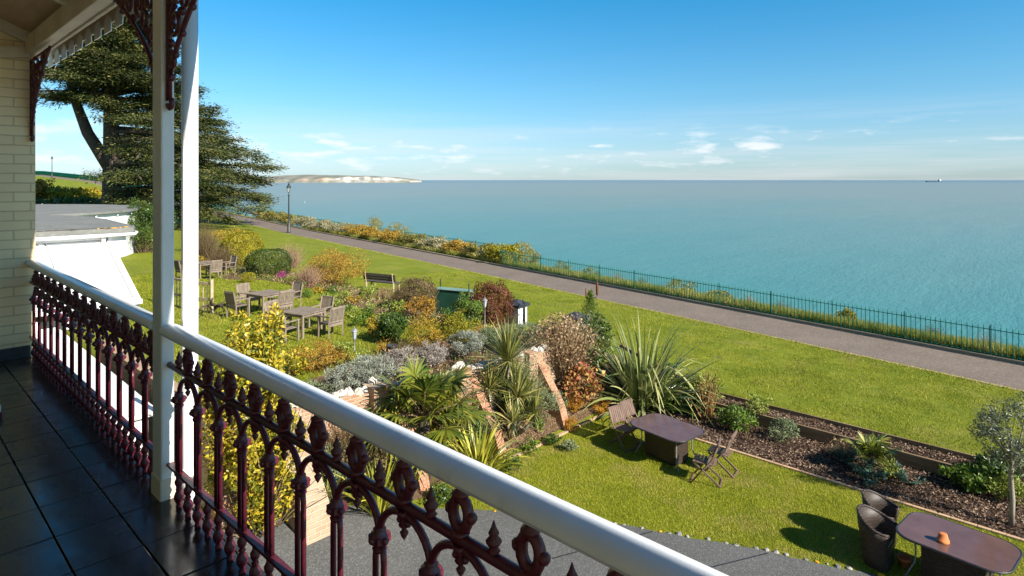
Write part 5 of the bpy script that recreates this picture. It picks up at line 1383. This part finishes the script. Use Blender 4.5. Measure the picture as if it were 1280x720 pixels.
# viewer's right in local axes: camera right = (SD, CD) in (X, Y)
rgt = np.array([SD, CD])
for i in range(230):
    z = 26.0 * (i + .5) / 230 * .97 + .8; a = i * 2.399 + g.normal(0, .2)
    u = np.array([math.cos(a), math.sin(a)]); side = float(u @ rgt)
    # the side away from the sea has lost its low limbs
    toward = float(u @ np.array([CD, -SD]))
    if z < 11.6 and (side < .34 or (toward > .45 and side < .62)): continue
    if z < 10.5 and side < .24 and toward > -.3 and g.random() < .95: continue
    if z < 6.0 and side < .3 and g.random() < .6: continue
    rr = crown_r(z) * g.uniform(.78, 1.06) * (1.0 if side > 0 else .93)
    droop = g.uniform(.02, .16) * rr * (1.2 if z < 9 else .5)
    rise = g.uniform(.0, .10) * rr * (1.6 if z > 12 else .6)
    kk = 9; tt = np.linspace(0, 1, kk)
    pts = np.stack([u[0] * rr * tt, u[1] * rr * tt, z + rise * np.sin(tt * 2.2) - droop * tt ** 2.2], 1)
    pts[1:, :2] += np.cumsum(g.normal(0, .22, (kk - 1, 2)), 0)
    limbs.tube([tuple(p) for p in pts], [.24 * (1 - .85 * q_) * min(1, rr / 9) + .025 for q_ in tt], 6)
    if i % 4 == 0 and side < .4 and z > 9:
        p0 = pts[5]
        for _ in range(3): MB().tube([tuple(p0), tuple(p0 + g.normal(0, .7, 3)), tuple(p0 + np.array([u[0], u[1], .2]) * 1.8 + g.normal(0, .9, 3))], [.07, .05, .02], 5).build('bare_twig', M['pale_bark'], ct)
    # sprays: flat plates of needles along the limb, hanging a little
    nsp = int(7 + rr * 1.75)
    for _ in range(nsp):
        q_ = g.uniform(.22, 1.0) ** .8; j = min(int(q_ * (kk - 1)), kk - 2); f_ = q_ * (kk - 1) - j
        c0 = pts[j] * (1 - f_) + pts[j + 1] * f_
        lat = np.array([-u[1], u[0], 0]) * g.normal(0, .125 * rr * (1.15 - q_ * .7))
        c0 = c0 + lat + np.array([0, 0, g.normal(0, .22) - .05 * abs(np.linalg.norm(lat))])
        m_ = int(g.integers(95, 150)); pw_ = g.uniform(.35, .8)
        o = g.normal(0, 1, (m_, 3)) * np.array([pw_ * .95, pw_ * .95, .17])
        cc.append(c0 + o); od = o * np.array([1, 1, .4]) + np.array([u[0], u[1], -.3]) * .8 + g.normal(0, .3, (m_, 3)) * np.array([1, 1, .5]); dd.append(od)
c = np.concatenate(cc); d = np.concatenate(dd)
# close flat needle tufts
n_ = len(c); d = unit(d); L = g.uniform(.18, .42, (n_, 1)); W = g.uniform(.03, .06, (n_, 1))
hv = unit(np.cross(d, np.array([0, 0, 1.0]) + g.normal(0, .55, (n_, 3))))
mid = c + d * L * .45
np_mesh('foliage', np.stack([c, mid - hv * W, c + d * L, mid + hv * W], 1), 4, LF['cedar'], ct)
tk.build('trunk', M['bark'], ct); limbs.build('limbs', M['bark'], ct)
ct.scale = (1.18, 1.18, 1.18)

# ------------------------------------------------------------------ grass and mulch chips
def blades(name, g, s, n, h, w, mat, lean=.6):
    k = len(s); z = zt(s, n)
    a = g.uniform(0, 6.283, k); hh = h * g.uniform(.45, 1.2, k); ww = w * g.uniform(.6, 1.2, k)
    b = np.stack([-s, n, z], 1); sd = np.stack([np.cos(a), np.sin(a), np.zeros(k)], 1) * ww[:, None] / 2
    la = g.uniform(0, 6.283, k); le = np.abs(g.normal(0, lean, k)) * hh
    tip = b + np.stack([np.cos(la) * le, np.sin(la) * le, hh], 1)
    o = np_mesh(name, np.stack([b - sd, b + sd, tip], 1), 3, mat); return stuff(o)
g = G()
K = 300000; s = g.uniform(-1.5, 10.15, K); n = g.uniform(8.2, 14.5, K)
ok = (n > drive_edge(s) + .05) & (s < 10.02 + (n > 14.4)) & (n < 14.43)
blades('lower_lawn_grass', g, s[ok], n[ok], .034, .0095, M['blade_dry'])
K = 420000; s = -2 + 34 * g.random(K) ** 1.35; n = g.uniform(17.1, 34, K)
pat = np.sin(s * 1.9 + 2.2 * np.sin(n * 1.1)) * np.sin(n * 2.3 + 1.7 * np.sin(s * 1.3)) + .6 * np.sin(s * 5.1 + n * 3.3) * np.sin(n * 6.1 - s * 2)
ok = (g.random(K) < .62 + .38 * pat) & (n < pn(s) - 1.85) & (n > 17.1 + np.interp(s, [10, 14, 18, 26], [0, .8, .7, .5]))
q = sst(np.sin(s * 1.7 + 2 * np.sin(n * .9)) * np.sin(n * 1.3 + np.sin(s)), -1, 1)
blades('sea_lawn_grass', g, s[ok], n[ok], .052, .017, M['blade'])
K = 90000; s = g.uniform(13.5, 36, K); n = g.uniform(5.0, 14.2, K); ok = ~bedmask(s, n)
blades('terrace_lawn_grass', g, s[ok], n[ok], .06, .022, M['blade'])
K = 110000; s = -3 + 75 * g.random(K) ** 1.6; n = pn(s) + 2.0 + 3.2 * g.random(K) ** 1.4
blades('verge_grass', g, s, n, .46, .03, M['rough_grass'], .4)
K = 9000; s = g.uniform(-3, 60, K); n = pn(s) - 1.86 + g.normal(0, .07, K)
blades('path_side_grass', g, s, n, .07, .02, M['blade_dry'])
K = 26000; s = g.uniform(-2, 11.2, K); n = g.uniform(14.5, 17.02, K); ok = np.abs(n - 16.42) > .06; s = s[ok]; n = n[ok]
cz_ = zt(s, n) + .022 + g.uniform(0, .03, len(s)); d = g.normal(size=(len(s), 3)) * np.array([1, 1, .3])
stuff(np_mesh('bark_mulch', leaf_quads(np.stack([-s, n, cz_], 1), d, .065, .026, g), 4, M['chip']))
K = 9000; s = g.uniform(10.2, 11.2, K); n = g.uniform(8.6, 16, K)
stuff(np_mesh('bed_litter', leaf_quads(np.stack([-s, n, zt(s, n) + .02 + g.uniform(0, .04, K)], 1), g.normal(size=(K, 3)) * np.array([1, 1, .4]), .06, .022, g), 4, LF['tan']))

# ------------------------------------------------------------------ light, sky, camera
az, el = R(5.1), R(34.0)
sunv = Vector((math.cos(az) * math.cos(el), math.sin(az) * math.cos(el), math.sin(el)))
ld = bpy.data.lights.new('sun', 'SUN'); ld.energy = 5.0; ld.angle = R(.53); ld.color = (1, .93, .82)
lo = bpy.data.objects.new('sun', ld); C.objects.link(lo); lo.rotation_euler = sunv.to_track_quat('Z', 'Y').to_euler(); lo.location = (0, 0, 60)

w = bpy.data.worlds.new('World'); S.world = w; w.use_nodes = True
nt = w.node_tree; bg = nt.nodes['Background']; bg.inputs['Strength'].default_value = .066
sky = N(nt, 'ShaderNodeTexSky', sky_type='NISHITA'); sky.sun_disc = False; sky.sun_elevation = el; sky.sun_rotation = R(90) - az
sky.air_density = 1.0; sky.dust_density = .25; sky.ozone_density = 3.0; sky.altitude = 20
tc = N(nt, 'ShaderNodeTexCoord'); nv_ = N(nt, 'ShaderNodeVectorMath', operation='NORMALIZE'); nt.links.new(tc.outputs['Generated'], nv_.inputs[0])
sx = N(nt, 'ShaderNodeSeparateXYZ'); nt.links.new(nv_.outputs[0], sx.inputs[0])
tint = ramp(nt, sx.outputs[2], [(0, (.62, .82, 1.14)), (.06, (.68, .90, 1.10)), (.14, (.52, .96, 1.12)), (.28, (.22, .98, 1.22)), (.7, (.4, .8, 1.0))])
skyc = mix(nt, sky.outputs[0], tint, 1.0, 'MULTIPLY')
# low fair-weather clouds near the horizon
cl = noise(nt, 1, 9, scaled(nt, nv_.outputs[0], (15, 15, 66), loc=(11, 4, 7)), .55)
big = noise(nt, 1, 3, scaled(nt, nv_.outputs[0], (2.3, 2.3, 6)), .5)
band = ramp(nt, sx.outputs[2], [(0, (.3,) * 3), (.025, (.8,) * 3), (.048, (1,) * 3), (.065, (.75,) * 3), (.092, (0,) * 3)])
cf = mth(nt, 'ADD', mth(nt, 'MULTIPLY', cl, .7), mth(nt, 'MULTIPLY', big, .45))
cm = ramp(nt, cf, [(.62, (0, 0, 0)), (.68, (.55,) * 3), (.73, (1, 1, 1))])
cm = mth(nt, 'MULTIPLY', cm, mth(nt, 'MULTIPLY', band, .68))
streak = ramp(nt, noise(nt, 1, 6, scaled(nt, nv_.outputs[0], (2.6, 2.6, 60)), .6), [(.40, (0,) * 3), (.75, (1,) * 3)])
sb_ = ramp(nt, sx.outputs[2], [(0, (.5,) * 3), (.07, (.35,) * 3), (.12, (0,) * 3)])
cm2 = mth(nt, 'MULTIPLY', streak, sb_)
fin = mix(nt, skyc, (6.4, 6.6, 7.0), cm2)
fin = mix(nt, fin, (8.3, 8.2, 8.3), cm)
nt.links.new(fin, bg.inputs['Color'])

cam = bpy.data.cameras.new('camera'); co = bpy.data.objects.new('camera', cam); C.objects.link(co)
co.location = (0, 0, EYE); co.rotation_euler = (R(90), 0, math.atan2(CD, SD))
cam.sensor_width = 36; cam.lens = 36 * F / 1280; cam.shift_y = -135 / 1280; cam.clip_start = .05; cam.clip_end = 100000
S.camera = co
S.view_settings.view_transform = 'Standard'; S.view_settings.look = 'None'; S.view_settings.gamma = 1; S.view_settings.exposure = 1.06
S.view_settings.use_curve_mapping = False
S.render.engine = 'CYCLES'
S.cycles.max_bounces = 8; S.cycles.diffuse_bounces = 4; S.cycles.transparent_max_bounces = 6; S.cycles.use_denoising = True
S.cycles.sample_clamp_indirect = 6
S.render.resolution_x = 1280; S.render.resolution_y = 720
